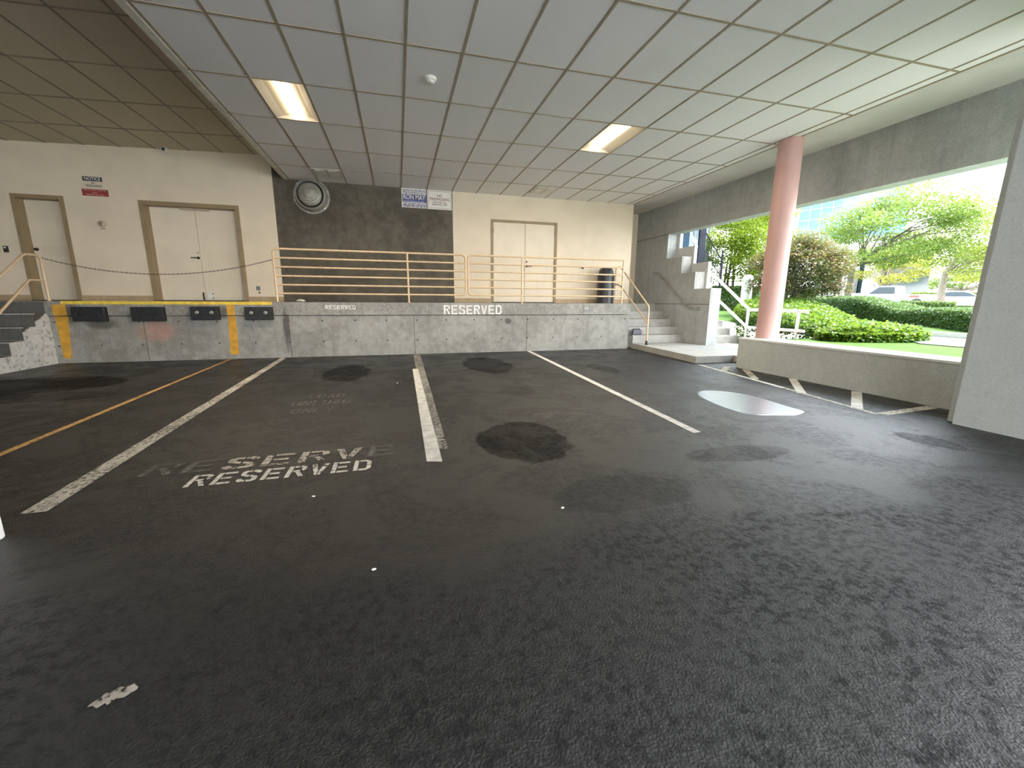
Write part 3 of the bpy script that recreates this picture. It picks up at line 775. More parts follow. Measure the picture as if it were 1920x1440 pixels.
for t, sz, z, wd in [('NO', .09, 3.715, .12), ('TRESPASSING', .09, 3.635, .50), ('VIOLATORS WILL', .05, 3.565, .36), ('BE PROSECUTED', .05, 3.512, .37)]:
    lettertext(t, sz, 1.113, z, SY-.0025, M['sign_brown'], s, width=wd, bold=.001)
# notice on the left wall
s = MB().bbox(-6.075, -5.735, SY, YB-.003, 3.40, 3.63, .003).build('no_trespassing_sign', M['cream_r'], origin=(-5.9, YB, 3.4))
tag(s, 'small cream notice with dark header on the left wall above the red sign', 'sign')
MB().box(-6.068, -5.74, SY-.002, SY, 3.538, 3.622).build('header_band', M['sign_dark'], s)
lettertext('NOTICE', .08, -5.904, 3.58, SY-.0035, M['sign_white'], s, width=.27, bold=.002)
lettertext('NO', .05, -5.90, 3.50, SY-.0025, M['sign_dark'], s, width=.065, bold=.001)
lettertext('TRESPASSING', .055, -5.90, 3.445, SY-.0025, M['sign_dark'], s, width=.28, bold=.001)
s = MB().bbox(-6.113, -5.675, SY, YB-.003, 3.255, 3.385, .003).build('red_sign', M['sign_red'], origin=(-5.9, YB, 3.26))
tag(s, 'small dark red sign with pale faded text on the left wall', 'sign')
for row in ([(-6.08, -5.97, 3.365, .016), (-5.955, -5.86, 3.363, .016), (-5.845, -5.70, 3.362, .016)], [(-5.94, -5.86, 3.32, .016)], [(-6.05, -5.90, 3.282, .02), (-5.885, -5.83, 3.28, .02), (-5.815, -5.75, 3.278, .02)]):
    mb = MB()
    for x0, x1, z, hh in row: mb.box(x0, x1, SY-.002, SY, z-hh/2, z+hh/2)
    mb.build('text_line', M['sign_pink'], s)
# round metal vent on bare concrete
VC = (-1.80, YB, 3.52)
v = empty('round_vent', VC, 'round domed metal vent cap on the bare concrete wall', 'vent')
MB().lathe([(.395, 0), (.395, -.03), (.36, -.045), (.345, -.03)], VC, 'y', 40).build('flange', M['vent'], v)
for k in range(6):
    a = .3+k*PI/3; c = (VC[0]+.372*math.cos(a), YB, VC[2]+.372*math.sin(a)); mb = MB(); mb.lathe([(.022, -.03), (.02, -.055)], c, 'y', 10); mb.build('clip', M['steel'], v)
MB().lathe([(.35, -.03), (.325, -.13), (.312, -.21), (.292, -.222), (.288, -.19)], VC, 'y', 40, caps=False).build('collar', M['vent'], v)
MB().lathe([(.290, -.185), (.240, -.185), (.240, -.15)], VC, 'y', 40, caps=False).build('gasket', M['black'], v)
MB().lathe([(.248, -.15), (.246, -.215), (.235, -.235), (.19, -.255), (.165, -.262)], VC, 'y', 40, caps=False).build('hood', M['vent'], v)
MB().lathe([(.164, -.26), (.158, -.285), (.148, -.29), (.142, -.285), (.12, -.312), (.07, -.33), (.0, -.336)], VC, 'y', 40).build('dome', M['vent'], v)
# security camera
c = empty('security_camera', (-4.51, YB, 4.24), 'tiny white security camera at the top of the left wall', 'security camera')
MB().bbox(-4.58, -4.50, YB-.03, YB-.001, 4.20, 4.29, .006).build('bracket', M['plastic_white'], c)
MB().lathe([(.05, 0), (.05, -.13), (.042, -.14)], (-4.52, YB-.03, 4.22), 'y', 18).build('housing', M['plastic_white'], c)
MB().lathe([(.034, -.139), (.03, -.145), (.0, -.148)], (-4.52, YB-.03, 4.22), 'y', 18).build('lens', M['glass_dark'], c)
# card reader, bell, power outlet, hose tap
c = MB().bbox(-7.572, -7.505, YB-.035, YB-.001, 2.09, 2.212, .006).build('card_reader', M['black'], origin=(-7.54, YB, 2.1)); tag(c, 'small black card reader left of the single door', 'card reader')
MB().bbox(-7.555, -7.522, YB-.04, YB-.035, 2.165, 2.195, .002).build('indicator', M['plastic_white'], c)
c = MB().lathe([(.062, 0), (.062, -.03), (.05, -.045), (.02, -.06), (0, -.062)], (-5.865, YB, 2.715), 'y', 24).build('door_bell', M['beige'], origin=(-5.865, YB, 2.7)); tag(c, 'small round beige bell on the left wall below the signs', 'bell')
MB().lathe([(.03, -.062), (.026, -.05), (.0, -.066)], (-5.865, YB-.002, 2.715), 'y', 16).build('button', M['frame'], c)
MB().bbox(-5.91, -5.83, YB-.02, YB-.001, 2.61, 2.628, .004).build('name_tag', M['frame'], c)
c = MB().bbox(-3.145, -3.06, YB-.015, YB-.001, 1.395, 1.49, .004).build('power_outlet', M['plaque'], origin=(-3.1, YB, 1.44)); tag(c, 'small grey weatherproof outlet cover low on the left wall', 'outlet')
MB().lathe([(.018, 0), (.018, -.02), (.006, -.024)], (-3.085, YB, 1.345), 'y', 12).build('plug', M['black'], c)
c = empty('wall_tap', (5.0, YB, 2.1), 'small metal tap on the cream wall left of the black bin', 'tap')
MB().tube([(5.0, YB-.001, 2.107), (5.0, YB-.07, 2.107), (5.0, YB-.085, 2.07)], .015, 8).build('spout', M['bronze'], c)
MB().tube([(4.955, YB-.05, 2.13), (5.045, YB-.05, 2.13)], .012, 8).build('wheel_handle', M['bronze'], c)
# tall black bin
bx, by = 5.565, 10.72
c = empty('litter_bin', (bx, by, DZ), 'tall black cylindrical litter bin with domed top on the dock', 'bin')
MB().lathe([(.235, 0), (.235, .02), (.225, .04), (.228, .70), (.232, .72)], (bx, by, DZ), n=36).build('body', M['bin'], c)
MB().lathe([(.236, .72), (.236, .75), (.205, .80), (.195, .88), (.16, .93), (.10, .955), (0, .96)], (bx, by, DZ), n=36).build('domed_lid', M['bin'], c)

# ------------------------------------------------------------------ ceiling fixtures
labs = {(-3, 2): 'lit ceiling troffer with glowing strip on the left, nearer the dark left ceiling', (5, 2): 'lit ceiling troffer with glowing strip on the right of the room',
        (-3, 5): 'unlit ceiling troffer right above the round wall vent', (5, 5): 'unlit ceiling troffer above the right double doors'}
for c_, r_, on in FIX:
    x0, x1 = GX0+GA*c_+.014, GX0+GA*(c_+1)-.014; y0, y1 = GY0+GB*r_+.014, GY0+GB*(r_+1)-.014
    if not on: y1 = 10.62; y0 = 9.98
    xm = (x0+x1)/2
    f = empty('ceiling_light', (xm, (y0+y1)/2, ZC), labs[(c_, r_)], 'ceiling light', 'ceiling troffers')
    d_ = .075
    mb = MB()
    if on:
        A = [(x0, y0, ZC), (x1, y0, ZC), (x1, y1, ZC), (x0, y1, ZC)]
        n = 6; xs = [x0+(x1-x0)*k/n for k in range(n+1)]; zz = [ZC+d_*math.sin(PI*k/n)**.8 for k in range(n+1)]
        for k in range(n):
            mb.add([(xs[k], y0, zz[k]), (xs[k+1], y0, zz[k+1]), (xs[k+1], y1, zz[k+1]), (xs[k], y1, zz[k])], [(0, 1, 2, 3)], True)
        for y in (y0, y1): mb.add([(xs[k], y, zz[k]) for k in range(n+1)], [tuple(range(n+1))])
        mb.build('housing', M['troffer'], f)
        mb = MB(); R_ = .085
        arcs = [(xm+R_*math.cos(a), ZC+.045-R_*.55*math.sin(a)) for a in [PI*k/10 for k in range(11)]]
        mb.prism(arcs, 'y', y0+.01, y1-.02)
        mb.build('lamp_diffuser', M['tube_on'], f)
        la = bpy.data.lights.new('fluorescent_lamp', 'AREA'); la.shape = 'RECTANGLE'; la.size = .16; la.size_y = 1.1; la.energy = 12; la.color = (1, .84, .62)
        lo = bpy.data.objects.new('fluorescent_lamp', la); COL.objects.link(lo); lo.location = (xm, (y0+y1)/2, ZC-.006)
    else:
        mb.bbox(x0, x1, y0, y1, ZC-.022, ZC-.001, .005); mb.build('housing', M['troffer'], f)
        for xx in (x0+.16, x1-.16):
            mb = MB(); mb.bbox(xx-.09, xx+.09, y0+.05, y1-.04, ZC-.030, ZC-.021, .003); mb.build('lamp_diffuser', M['tube_off'], f)
sd = empty('smoke_detector', (.508, 5.757, ZC), 'small round white smoke detector on the ceiling tiles', 'smoke detector')
MB().lathe([(.075, 0), (.075, -.02), (.055, -.035)], (.508, 5.757, ZC), n=26).build('base', M['plastic_white'], sd)
MB().lathe([(.05, -.034), (.045, -.055), (.03, -.062), (0, -.064)], (.508, 5.757, ZC), n=26).build('sensor', M['plastic_white'], sd)

# ------------------------------------------------------------------ paint on the asphalt
def strip(name, pts, mat, label, cat='painted line', z=.003, group=None):
    """pts = left edge points + right edge points (same count)"""
    n = len(pts)//2; L, R_ = pts[:n], pts[n:]
    mb = MB()
    for i in range(n-1): mb.add([(*L[i], z), (*R_[i], z), (*R_[i+1], z), (*L[i+1], z)], [(0, 1, 2, 3)])
    return tag(mb.build(name, mat, fixn=False), label, cat, group)
G = 'painted bay lines'
strip('parking_line', [(-3.35, 9.55), (-3.02, 3.0), (-3.29, 9.55), (-2.955, 3.0)], M['yellow_line'], 'long yellow painted bay line at the left', group=G)
strip('parking_line', [(-2.40, 9.55), (-2.115, 2.80), (-2.29, 9.55), (-1.99, 2.80)], M['line_worn'], 'worn white bay line just right of the yellow one', group=G)
strip('parking_line', [(.20, 7.47), (.157, 3.03), (.295, 7.47), (.272, 3.0)], M['line'], 'short clean white bay line in the middle of the floor', group=G)
strip('parking_line', [(.285, 9.55), (.22, 3.28), (.435, 9.55), (.345, 3.28)], M['line_ghost'], 'faded grey older bay line under the middle white one', z=.0015, group=G)
strip('parking_line', [(2.965, 9.58), (2.60, 3.13), (3.06, 9.58), (2.69, 3.14)], M['line'], 'long white bay line running to the right half of the dock', group=G)
G2 = 'hatched strip by the low wall'
strip('hatch_line', [(5.56, 6.76), (5.22, 4.58), (5.63, 6.76), (5.30, 4.58)], M['line'], 'white edge line from the landing corner, far half of the hatched strip', group=G2)
strip('hatch_line', [(5.22, 4.55), (4.98, 3.2), (5.285, 4.55), (5.055, 3.2)], M['line_worn'], 'worn white edge line, near half of the hatched strip', group=G2)
for a, b, m, lab in [((5.95, 6.42), (5.44, 5.97), 'line_worn', 'farthest hatch bar, flaking, next to the landing corner'),
                     ((6.04, 6.10), (5.42, 5.24), 'line_worn', 'second hatch bar from the landing, flaking at its end'),
                     ((6.04, 5.14), (5.19, 4.25), 'line', 'third hatch bar from the landing, clean white'),
                     ((6.03, 4.15), (5.05, 3.44), 'line', 'fourth hatch bar from the landing, clean and wide'),
                     ((6.03, 3.29), (5.08, 3.20), 'line_worn', 'nearest hatch bar beside the big pillar')]:
    dx, dy = b[0]-a[0], b[1]-a[1]; L = math.hypot(dx, dy); nx, ny = -dy/L*.055, dx/L*.055
    strip('hatch_bar', [(a[0]+nx, a[1]+ny), (b[0]+nx, b[1]+ny), (a[0]-nx, a[1]-ny), (b[0]-nx, b[1]-ny)], M[m], lab, z=.0022, group=G2)
def ground_word(txt, x0, wd, y0, ht, mat, label, skip=(), shear=0.0, z=.0026):
    mb = letters(txt, wd, ht, lambda u, v: (x0+u+shear*v, y0+v+.012*u, z), skip)
    return tag(mb.build('ground_lettering', M[mat], fixn=False), label, 'painted lettering')
ground_word('RESERVED', -1.40, 1.155, 2.965, .20, 'letter', 'white stencilled word RESERVED on the asphalt, nearer row')
up_ = ground_word('RESERVED', -1.78, 1.95, 3.225, .235, 'letter_worn', 'half worn away word RESERVED on the asphalt, right behind the crisper row', skip=(0, 1, 6, 7), z=.0024)
tag(letters('RESERVED', 1.95, .235, lambda u, v: (-1.78+u, 3.225+v+.012*u, .0024), (2, 3, 4, 5, 7)).build('faint_letters', M['letter_ghost'], up_, fixn=False), 'nearly vanished letters')
gw = empty('ground_lettering', (-.9, 5.2, .0024), 'faint ghosted words LOAD UNLOAD ONLY on the asphalt, farther back', 'painted lettering')
for txt, x0, wd, y0, ht in [('LOAD', -1.13, .42, 5.45, .2), ('UNLOAD', -1.24, .64, 5.10, .22), ('ONLY', -1.17, .43, 4.74, .2)]:
    letters(txt, wd, ht, lambda u, v: (x0+u, y0+v, .0024)).build('word', M['letter_ghost'], gw, fixn=False)
# scuffed leaf shaped smear of white paint in the foreground
mb = MB(); n = 20; vs = [(-.895+.052*math.cos(2*PI*k/n)+.006*math.sin(5*k), 1.345+.026*math.sin(2*PI*k/n)*(1+.3*math.sin(3*k))+.32*.05*math.cos(2*PI*k/n), .002) for k in range(n)]
mb.add(vs, [tuple(range(n))]); tag(mb.build('paint_smear', M['letter_worn'], fixn=False), 'small whitish paint smear on the dark asphalt in the foreground', 'paint smear')
# puddle
pp = [(3.86, 4.66), (3.70, 4.45), (3.60, 4.05), (3.585, 3.72), (3.63, 3.52), (3.80, 3.46), (3.98, 3.42), (4.08, 3.38), (4.25, 3.44), (4.37, 3.50), (4.36, 3.72), (4.40, 3.98), (4.41, 4.25), (4.35, 4.50), (4.2, 4.66), (4.02, 4.73)]
mb = MB(); cxp = sum(p[0] for p in pp)/len(pp); cyp = sum(p[1] for p in pp)/len(pp)
def smooth(P, it=2):
    for _ in range(it):
        Q = []
        for i in range(len(P)):
            a, b = P[i], P[(i+1) % len(P)]; Q += [(a[0]*.75+b[0]*.25, a[1]*.75+b[1]*.25), (a[0]*.25+b[0]*.75, a[1]*.25+b[1]*.75)]
        P = Q
    return P
ps = smooth(pp); n = len(ps)
vs = [(x, y, .0015) for x, y in ps]+[(cxp+(x-cxp)*.97, cyp+(y-cyp)*.97, .004) for x, y in ps]
mb.add(vs, [tuple(range(n, 2*n))]+[(i, (i+1) % n, n+(i+1) % n, n+i) for i in range(n)])
tag(mb.build('puddle', M['water'], fixn=False), 'pale puddle reflecting the daylight on the asphalt at the right', 'puddle')
bm = bmesh.new(); bmesh.ops.create_icosphere(bm, subdivisions=2, radius=1); rr = random.Random(9)
for v in bm.verts: v.co = Vector((-2.07+v.co.x*.09*rr.uniform(.8, 1.15), 10.3+v.co.y*.06*rr.uniform(.8, 1.2), DZ+.03+max(-1, v.co.z)*.03*rr.uniform(.8, 1.2)))
tag(MB().bm(bm).build('rag', M['sign_white'], origin=(-2.07, 10.3, DZ)), 'small crumpled pale rag on the dock floor behind the left guard rail', 'rag')
# bits of litter on the floor
for i, (x, y, lab) in enumerate([(-.06, 6.2, 'scrap of white litter on the asphalt behind the faint wording'), (.88, 2.1, 'tiny white flake right of the crisp white line end'), (-.16, 1.78, 'thin pale twig lying on the foreground asphalt'), (-.56, 2.62, 'crumpled pale leaf in front of the crisp painted word')]):
    bm = bmesh.new(); bmesh.ops.create_icosphere(bm, subdivisions=1, radius=1)
    rr = random.Random(i+4)
    for v in bm.verts: v.co = Vector((x+v.co.x*.014*rr.uniform(.5, 1.2), y+v.co.y*.008*rr.uniform(.6, 1.2), .006+v.co.z*.006))
    tag(MB().bm(bm).build('litter_scrap', M['sign_white'], origin=(x, y, .0)), lab, 'litter', 'scraps on the floor')

# ------------------------------------------------------------------ outdoors: ground
def gz(x, y):
    base = .25+.03*min(x, 22.0) if x > 7.5 else .475
    if y > 7: base += .045*min(y-7, 8)*max(0, min(1, (16-x)/5))
    return base
def terrain(name, xs, ys, mat, off=0.0):
    mb = MB(); nx, ny = len(xs), len(ys)
    vs = [(x, y, gz(x, y)+off) for y in ys for x in xs]
    fs = [(j*nx+i, j*nx+i+1, (j+1)*nx+i+1, (j+1)*nx+i) for j in range(ny-1) for i in range(nx-1)]
    mb.add(vs, fs, True); return struct(mb.build(name, mat, fixn=False))
rng = lambda a, b, s: [a+(b-a)*k/max(1, int(abs(b-a)/s)) for k in range(max(1, int(abs(b-a)/s))+1)]
terrain('lawn', rng(6.56, 9.0, 1.2), rng(2.0, 6.6, 1.5), M['grass'])
terrain('lawn', rng(9.0, 30, 1.5), rng(1.7, 45, 2), M['grass'])
struct(MB().box(6.56, 8.72, 6.45, 6.6, 0, .475).build('retaining_wall', M['concrete_low']))
struct(MB().box(8.80, 8.95, 6.6, 12.6, 0, .30).build('retaining_wall', M['concrete_low']))
struct(MB().add([(30, 1.7, 0.78), (140, 1.7, 0.78), (140, 140, 0.78), (30, 140, 0.78)], [(0, 1, 2, 3)]).build('parking_lot', M['lot'], fixn=False))
struct(MB().add([(7.7, 45, 1.0), (30, 45, 1.0), (30, 140, 0.78), (7.7, 140, 0.78)], [(0, 1, 2, 3)]).build('parking_lot', M['lot'], fixn=False))
struct(MB().add([(-60, -60, -.02), (60, -60, -.02), (60, -9, -.02), (-60, -9, -.02)], [(0, 1, 2, 3)]).build('bounce_paving', M['pave'], fixn=False))  # unseen pale ground added behind, bounces sunlight up to the ceiling
struct(MB().add([(7.7, -9, .004), (60, -9, .004), (60, 1.6, .004), (7.7, 1.6, .004)], [(0, 1, 2, 3)]).build('bounce_paving', M['pave'], fixn=False))  # same added bounce ground, on the right beyond the pillar
pth = [(8.6, 5.05), (8.6, 2.0), (9.95, 2.0), (9.95, 5.7), (9.5, 6.0)]
k = len(pth); struct(MB().add([(x, y, gz(x, y)+.02) for x, y in pth]+[(x, y, gz(x, y)-.15) for x, y in pth], [tuple(range(k))]+[(i, (i+1) % k, k+(i+1) % k, k+i) for i in range(k)]).build('path', M['path']))
struct(MB().box(9.95, 10.1, 2.0, 6.4, .4, .66).build('kerb', M['concrete_low']))

# ------------------------------------------------------------------ foliage
def leaves(mb_name, P, size, mat, parent=None, seed=0, flatness=.4, aspect=.6, mats=None, tipf=None, origin=(0,0,0)):
    """P: (n,3) leaf centres; builds one mesh of small folded leaf blades"""
    r = np.random.default_rng(seed); n = len(P)
    nrm = r.normal(size=(n, 3)); nrm[:, 2] = np.abs(nrm[:, 2])+flatness*2; nrm /= np.linalg.norm(nrm, axis=1)[:, None]
    t = r.normal(size=(n, 3)); t -= nrm*(t*nrm).sum(1)[:, None]; t /= np.linalg.norm(t, axis=1)[:, None]
    b = np.cross(nrm, t); s = size*r.uniform(.65, 1.35, size=(n, 1))
    a0 = P-t*s*.5; a2 = P+t*s*.5; l = P+b*s*aspect*.5+nrm*s*.1; q = P-b*s*aspect*.5+nrm*s*.1
    V = np.stack([a0, l, a2, q], 1).reshape(-1, 3)-np.array(origin)
    me = bpy.data.meshes.new(mb_name)
    me.vertices.add(4*n); me.vertices.foreach_set('co', V.astype(np.float32).ravel())
    me.loops.add(4*n); me.loops.foreach_set('vertex_index', np.arange(4*n, dtype=np.int32))
    me.polygons.add(n); me.polygons.foreach_set('loop_start', np.arange(0, 4*n, 4, dtype=np.int32))
    for m in (mats or [mat]): me.materials.append(m)
    if mats and tipf is not None: me.polygons.foreach_set('material_index', tipf.astype(np.int32))
    me.update(calc_edges=True); me.validate()
    ob = bpy.data.objects.new(mb_name, me); COL.objects.link(ob)
    if parent is not None: ob.parent = parent; ob.location = Vector(origin)-PW(parent)
    else: ob.location = Vector(origin)
    return ob

def tree(name, label, loc, trunk_h, centre_h, rad, n_pads, n_leaf, leaf_size, mat, bark, seed, tr=.2, lean=(0, 0), pad=(.35, .16), stems=1, limb=1.0, every=1, group=None, cat='tree', tip=None, low=-.6):
    """trunk + limbs reaching flattened leaf pads spread through an ellipsoid crown"""
    rnd = random.Random(seed); r = np.random.default_rng(seed)
    o = empty(name, loc, label, cat, group)
    L = Vector(loc); C = L+Vector((lean[0], lean[1], centre_h))
    pads = []
    for k in range(n_pads):
        for _ in range(50):
            d = Vector((rnd.gauss(0, 1), rnd.gauss(0, 1), rnd.gauss(0, 1))).normalized()*rnd.uniform(.35, 1)**.6
            if d.z > low: break
        pads.append(C+Vector((d.x*rad[0], d.y*rad[1], d.z*rad[2])))
    mb = MB(); tops = []
    for s_ in range(stems):
        off = Vector((rnd.uniform(-.12, .12), rnd.uniform(-.12, .12), 0)) if stems > 1 else Vector((0, 0, 0))
        sp = Vector((rnd.uniform(-1, 1)*rad[0]*.35, rnd.uniform(-1, 1)*rad[1]*.35, 0)) if stems > 1 else Vector((0, 0, 0))
        T = L+off+sp+Vector((0, 0, trunk_h)); tt = tr/(1 if stems == 1 else 1.5)
        p = [L+off-Vector((0, 0, .1)), L+off+Vector((0, 0, .02)), (L+off).lerp(T, .3)+Vector((rnd.uniform(-.06, .06), 0, 0)), (L+off).lerp(T, .65), T, T.lerp(C+sp-Vector((lean[0]*.7, lean[1]*.7, 0)), .7)]
        mb.tube(p, [tt*1.5, tt*1.25, tt, tt*.9, tt*.8, tt*.4], 9); tops.append((T, tt))
    for k, p in enumerate(pads):
        if k % every: continue
        T, tt = tops[k % stems]; st_ = T.lerp(C, rnd.uniform(-.1, .6)); m = st_.lerp(p, .5)+Vector((0, 0, rnd.uniform(-.05, .2)*rad[2]))
        mb.tube([st_, m, p], [tt*.38*limb, tt*.22*limb, tt*.07*limb], 6)
    mb.build('trunk', bark, o)
    per = n_leaf//n_pads; pts = []
    for p in pads:
        q = r.normal(size=(per, 3)); q /= np.linalg.norm(q, axis=1)[:, None]; q *= r.uniform(0, 1, (per, 1))**.45
        pts.append(np.array(p)+q*np.array([rad[0]*pad[0], rad[1]*pad[0], rad[2]*pad[1]]))
    P = np.concatenate(pts)
    mats = None; tf = None
    if tip:
        mats = [mat, tip]; out = np.linalg.norm((P-np.array(C))/np.array(rad), axis=1)+((P-np.array(C))[:, 2]/rad[2])*.3
        tf = ((out > .78) & (r.random(len(P)) < .42)).astype(int)
    leaves('crown', P, leaf_size, mat, o, seed, mats=mats, tipf=tf, origin=tuple(C))
    return o
Z1 = .78
# big spreading tree on the lawn
tree('spreading_tree', 'big spreading green tree with layered crown in front of the blue glass building', (25.6, 19.0, gz(25.6, 19)), 2.3, 3.95, (3.5, 3.6, 2.7), 64, 30000, .125, M['lf_big'], M['bark_dark'], 11, tr=.17, limb=.75, every=3, lean=(.9, -1.3), pad=(.34, .17), low=-.5)
# two more crowns to the right
tree('lime_tree', 'lime green tree at the far right beside the big pillar', (32.3, 18.4, Z1), 2.2, 3.7, (3.8, 3.8, 3.0), 50, 20000, .15, M['lf_lime'], M['bark'], 12, tr=.2, limb=.6, every=3, lean=(1.5, -1.7), pad=(.36, .22), low=-.45)
tree('yellow_tree', 'bright yellow leaved tree behind the pickup truck', (49.5, 33.4, Z1), 1.8, 4.2, (4.2, 4.2, 2.5), 30, 7000, .24, M['lf_yellow'], M['bark'], 13, tr=.12, pad=(.35, .22))
tree('yellow_tree', 'another bright yellow tree, farther right behind the white car', (62, 31.0, Z1), 1.8, 4.4, (4.6, 4.2, 2.8), 30, 7000, .24, M['lf_yellow'], M['bark'], 14, tr=.12, pad=(.35, .22))
# light green maple by the outdoor steps and a taller crown behind the column
tree('maple_tree', 'bright yellow green maple between the outdoor steps and the pink column', (14.0, 15.4, gz(14, 15.4)), 1.25, 2.75, (1.9, 1.9, 1.75), 50, 34000, .085, M['lf_maple'], M['bark_dark'], 15, tr=.10, every=2, stems=3, pad=(.4, .22), low=-.8)
tree('maple_tree', 'taller yellow green tree rising behind the red tipped shrub', (21, 21.6, gz(21, 21.6)), 2.5, 4.9, (1.7, 1.7, 2.0), 34, 16000, .12, M['lf_maple'], M['bark'], 16, tr=.18, pad=(.4, .22))
# red tipped shrub
tree('shrub', 'large shrub with reddish leaf tips right of the pink column', (12.0, 10.9, gz(12, 10.9)), (.6), 1.28, (1.3, 1.3, 1.1), 90, 30000, .068, M['lf_red'], M['bark_dark'], 17, tr=.07, stems=5, pad=(.32, .26), cat='shrub', tip=M['lf_tip'], low=-.5, lean=(.15, -.3))

def hedge(name, label, line, zb, h, depth, n, size, mat, seed, cat='hedge', core=True):
    """hedge along a polyline; h = list of heights at the line points"""
    r = np.random.default_rng(seed); mid = line[len(line)//2]
    o = empty(name, (mid[0], mid[1], zb(*mid)), label, cat)
    m = len(line)
    def P(t):
        f = t*(m-1); i = min(int(f), m-2); u = f-i
        a, b = line[i], line[i+1]; return a[0]+(b[0]-a[0])*u, a[1]+(b[1]-a[1])*u, h[i]+(h[i+1]-h[i])*u, (b[0]-a[0], b[1]-a[1])
    K = 40; mb = MB(); vs = []
    prof = [(-.5, 0), (-.5, .6), (-.46, .88), (-.3, .98), (0, 1), (.3, .98), (.46, .88), (.5, .6), (.5, 0)]
    for k in range(K+1):
        x, y, hh, d = P(k/K); L = math.hypot(*d); nx, ny = -d[1]/L, d[0]/L
        e = min(1, min(k, K-k)/1.5+.55)
        for a, b in prof: vs.append((x+nx*a*depth*e*.94, y+ny*a*depth*e*.94, zb(x, y)-.03+(hh*.96*e**.5+.03)*b))
    q = len(prof); fs = [(k*q+i, k*q+i+1, (k+1)*q+i+1, (k+1)*q+i) for k in range(K) for i in range(q-1)]+[tuple(range(q)), tuple(range(K*q, K*q+q))]
    mb.add(vs, fs, True); mb.build('core', M['hedge_core'], o)
    pts = np.zeros((n, 3))
    for i in range(n):
        t = r.random(); x, y, hh, d = P(t); L = math.hypot(*d); nx, ny = -d[1]/L, d[0]/L
        e = min(1, min(t, 1-t)*K/1.5+.55); u = r.random()*(2*h[0]+depth)
        s = r.random()
        if s < .42: a, b = -.5, r.random()*.95
        elif s < .5: a, b = .5, r.random()*.95
        else: a = r.uniform(-.5, .5); b = 1-.10*abs(a*2)**4
        if s < .42 and b > .8: a *= 1-.3*(b-.8)/.2
        pts[i] = (x+nx*a*depth*e, y+ny*a*depth*e, zb(x, y)+hh*e**.5*b)
    pts += r.normal(size=pts.shape)*size*.22
    leaves('foliage', pts, size, mat, o, seed, flatness=.15, origin=tuple(o.location))
    return o
wl = [(14.9, 12.3), (14.55, 11.1), (14.2, 10.0), (14.05, 9.3), (13.6, 8.6), (13.3, 8.05), (13.0, 7.4), (12.6, 6.7), (12.0, 5.8), (11.4, 4.8)]
hedge('hedge', 'low clipped hedge with a wavy top across the lawn', wl, gz, [.62, .66, .66, .52, .46, .34, .42, .46, .46, .46], .9, 26000, .048, M['lf_hedge'], 21)
hedge('bush', 'rounded green bush in front of the pickup truck', [(20.6, 16.3), (21.2, 14.5)], gz, [.6, .55], 1.2, 6000, .075, M['lf_hedge2'], 22, 'bush')
hedge('bush', 'olive bush between the pickup truck and the white car', [(23.6, 15.0), (24.6, 13.4)], gz, [.38, .33], 1.2, 4500, .075, M['lf_hedge2'], 23, 'bush')
hedge('hedge', 'square clipped hedge beneath the maple by the outdoor steps', [(13.2, 15.6), (14.4, 14.2)], gz, [1.0, 1.0], .8, 4500, .08, M['lf_hedge2'], 24)
hedge('bush', 'dark green bush behind the red tipped shrub near the bollard', [(17.2, 16.6), (18.5, 15.2)], gz, [1.0, .9], 1.1, 4000, .1, M['lf_hedge'], 25, 'bush')
zlot = lambda x, y: 0.78
hedge('bush', 'crimson bush behind the tailgate of the pickup truck', [(52.2, 31.4), (53.4, 29.8)], zlot, [1.25, 1.2], 1.2, 1800, .14, M['lf_pink'], 26, 'bush')
hedge('hedge', 'yellow green clipped hedge behind the white car', [(52.5, 29.0), (54.5, 25.4)], zlot, [1.15, 1.1], 1.0, 2500, .14, M['lf_lime'], 27)
hedge('hedge', 'long mixed green hedge behind the pickup truck', [(56, 34.6), (58.5, 30.0)], zlot, [1.5, 1.5], 1.5, 4000, .18, M['lf_lime'], 28)
tree('dark_tree', 'dark green tree far off between the white car and the lime tree', (76, 41.0, Z1), 1.4, 3.2, (4.5, 4.5, 2.0), 26, 5000, .3, M['lf_big'], M['bark'], 18, tr=.2)

# ivy bed rising beside the white rails
def ivy_top(x, y): return gz(x, y)+.21+.105*max(0, y-7.2)
foot = [(7.75, 6.05), (8.1, 5.65), (8.75, 5.28), (9.25, 5.3), (9.6, 5.9), (10.6, 7.6), (12.0, 9.4), (12.3, 10.6), (11.3, 11.0), (10.2, 10.6), (9.0, 9.7), (8.82, 8.8), (8.82, 7.0), (8.6, 6.66), (8.1, 6.5)]
foot = smooth(foot, 1)
def inside(x, y):
    c = False; j = len(foot)-1
    for i in range(len(foot)):
        a, b = foot[i], foot[j]
        if (a[1] > y) != (b[1] > y) and x < (b[0]-a[0])*(y-a[1])/(b[1]-a[1])+a[0]: c = not c
        j = i
    return c
def edge_d(x, y):
    best = 9
    for i in range(len(foot)):
        a = foot[i]; b = foot[(i+1) % len(foot)]; dx, dy = b[0]-a[0], b[1]-a[1]
        t = max(0, min(1, ((x-a[0])*dx+(y-a[1])*dy)/(dx*dx+dy*dy))); best = min(best, math.hypot(x-a[0]-t*dx, y-a[1]-t*dy))
    return best
ivy = empty('ivy_bed', (9.5, 7.5, .6), 'thick bright green ivy bed sloping up beyond the low wall', 'ivy'); ivy['kind'] = 'stuff'
n = len(foot); mb = MB(); cs = .14; grid = {}
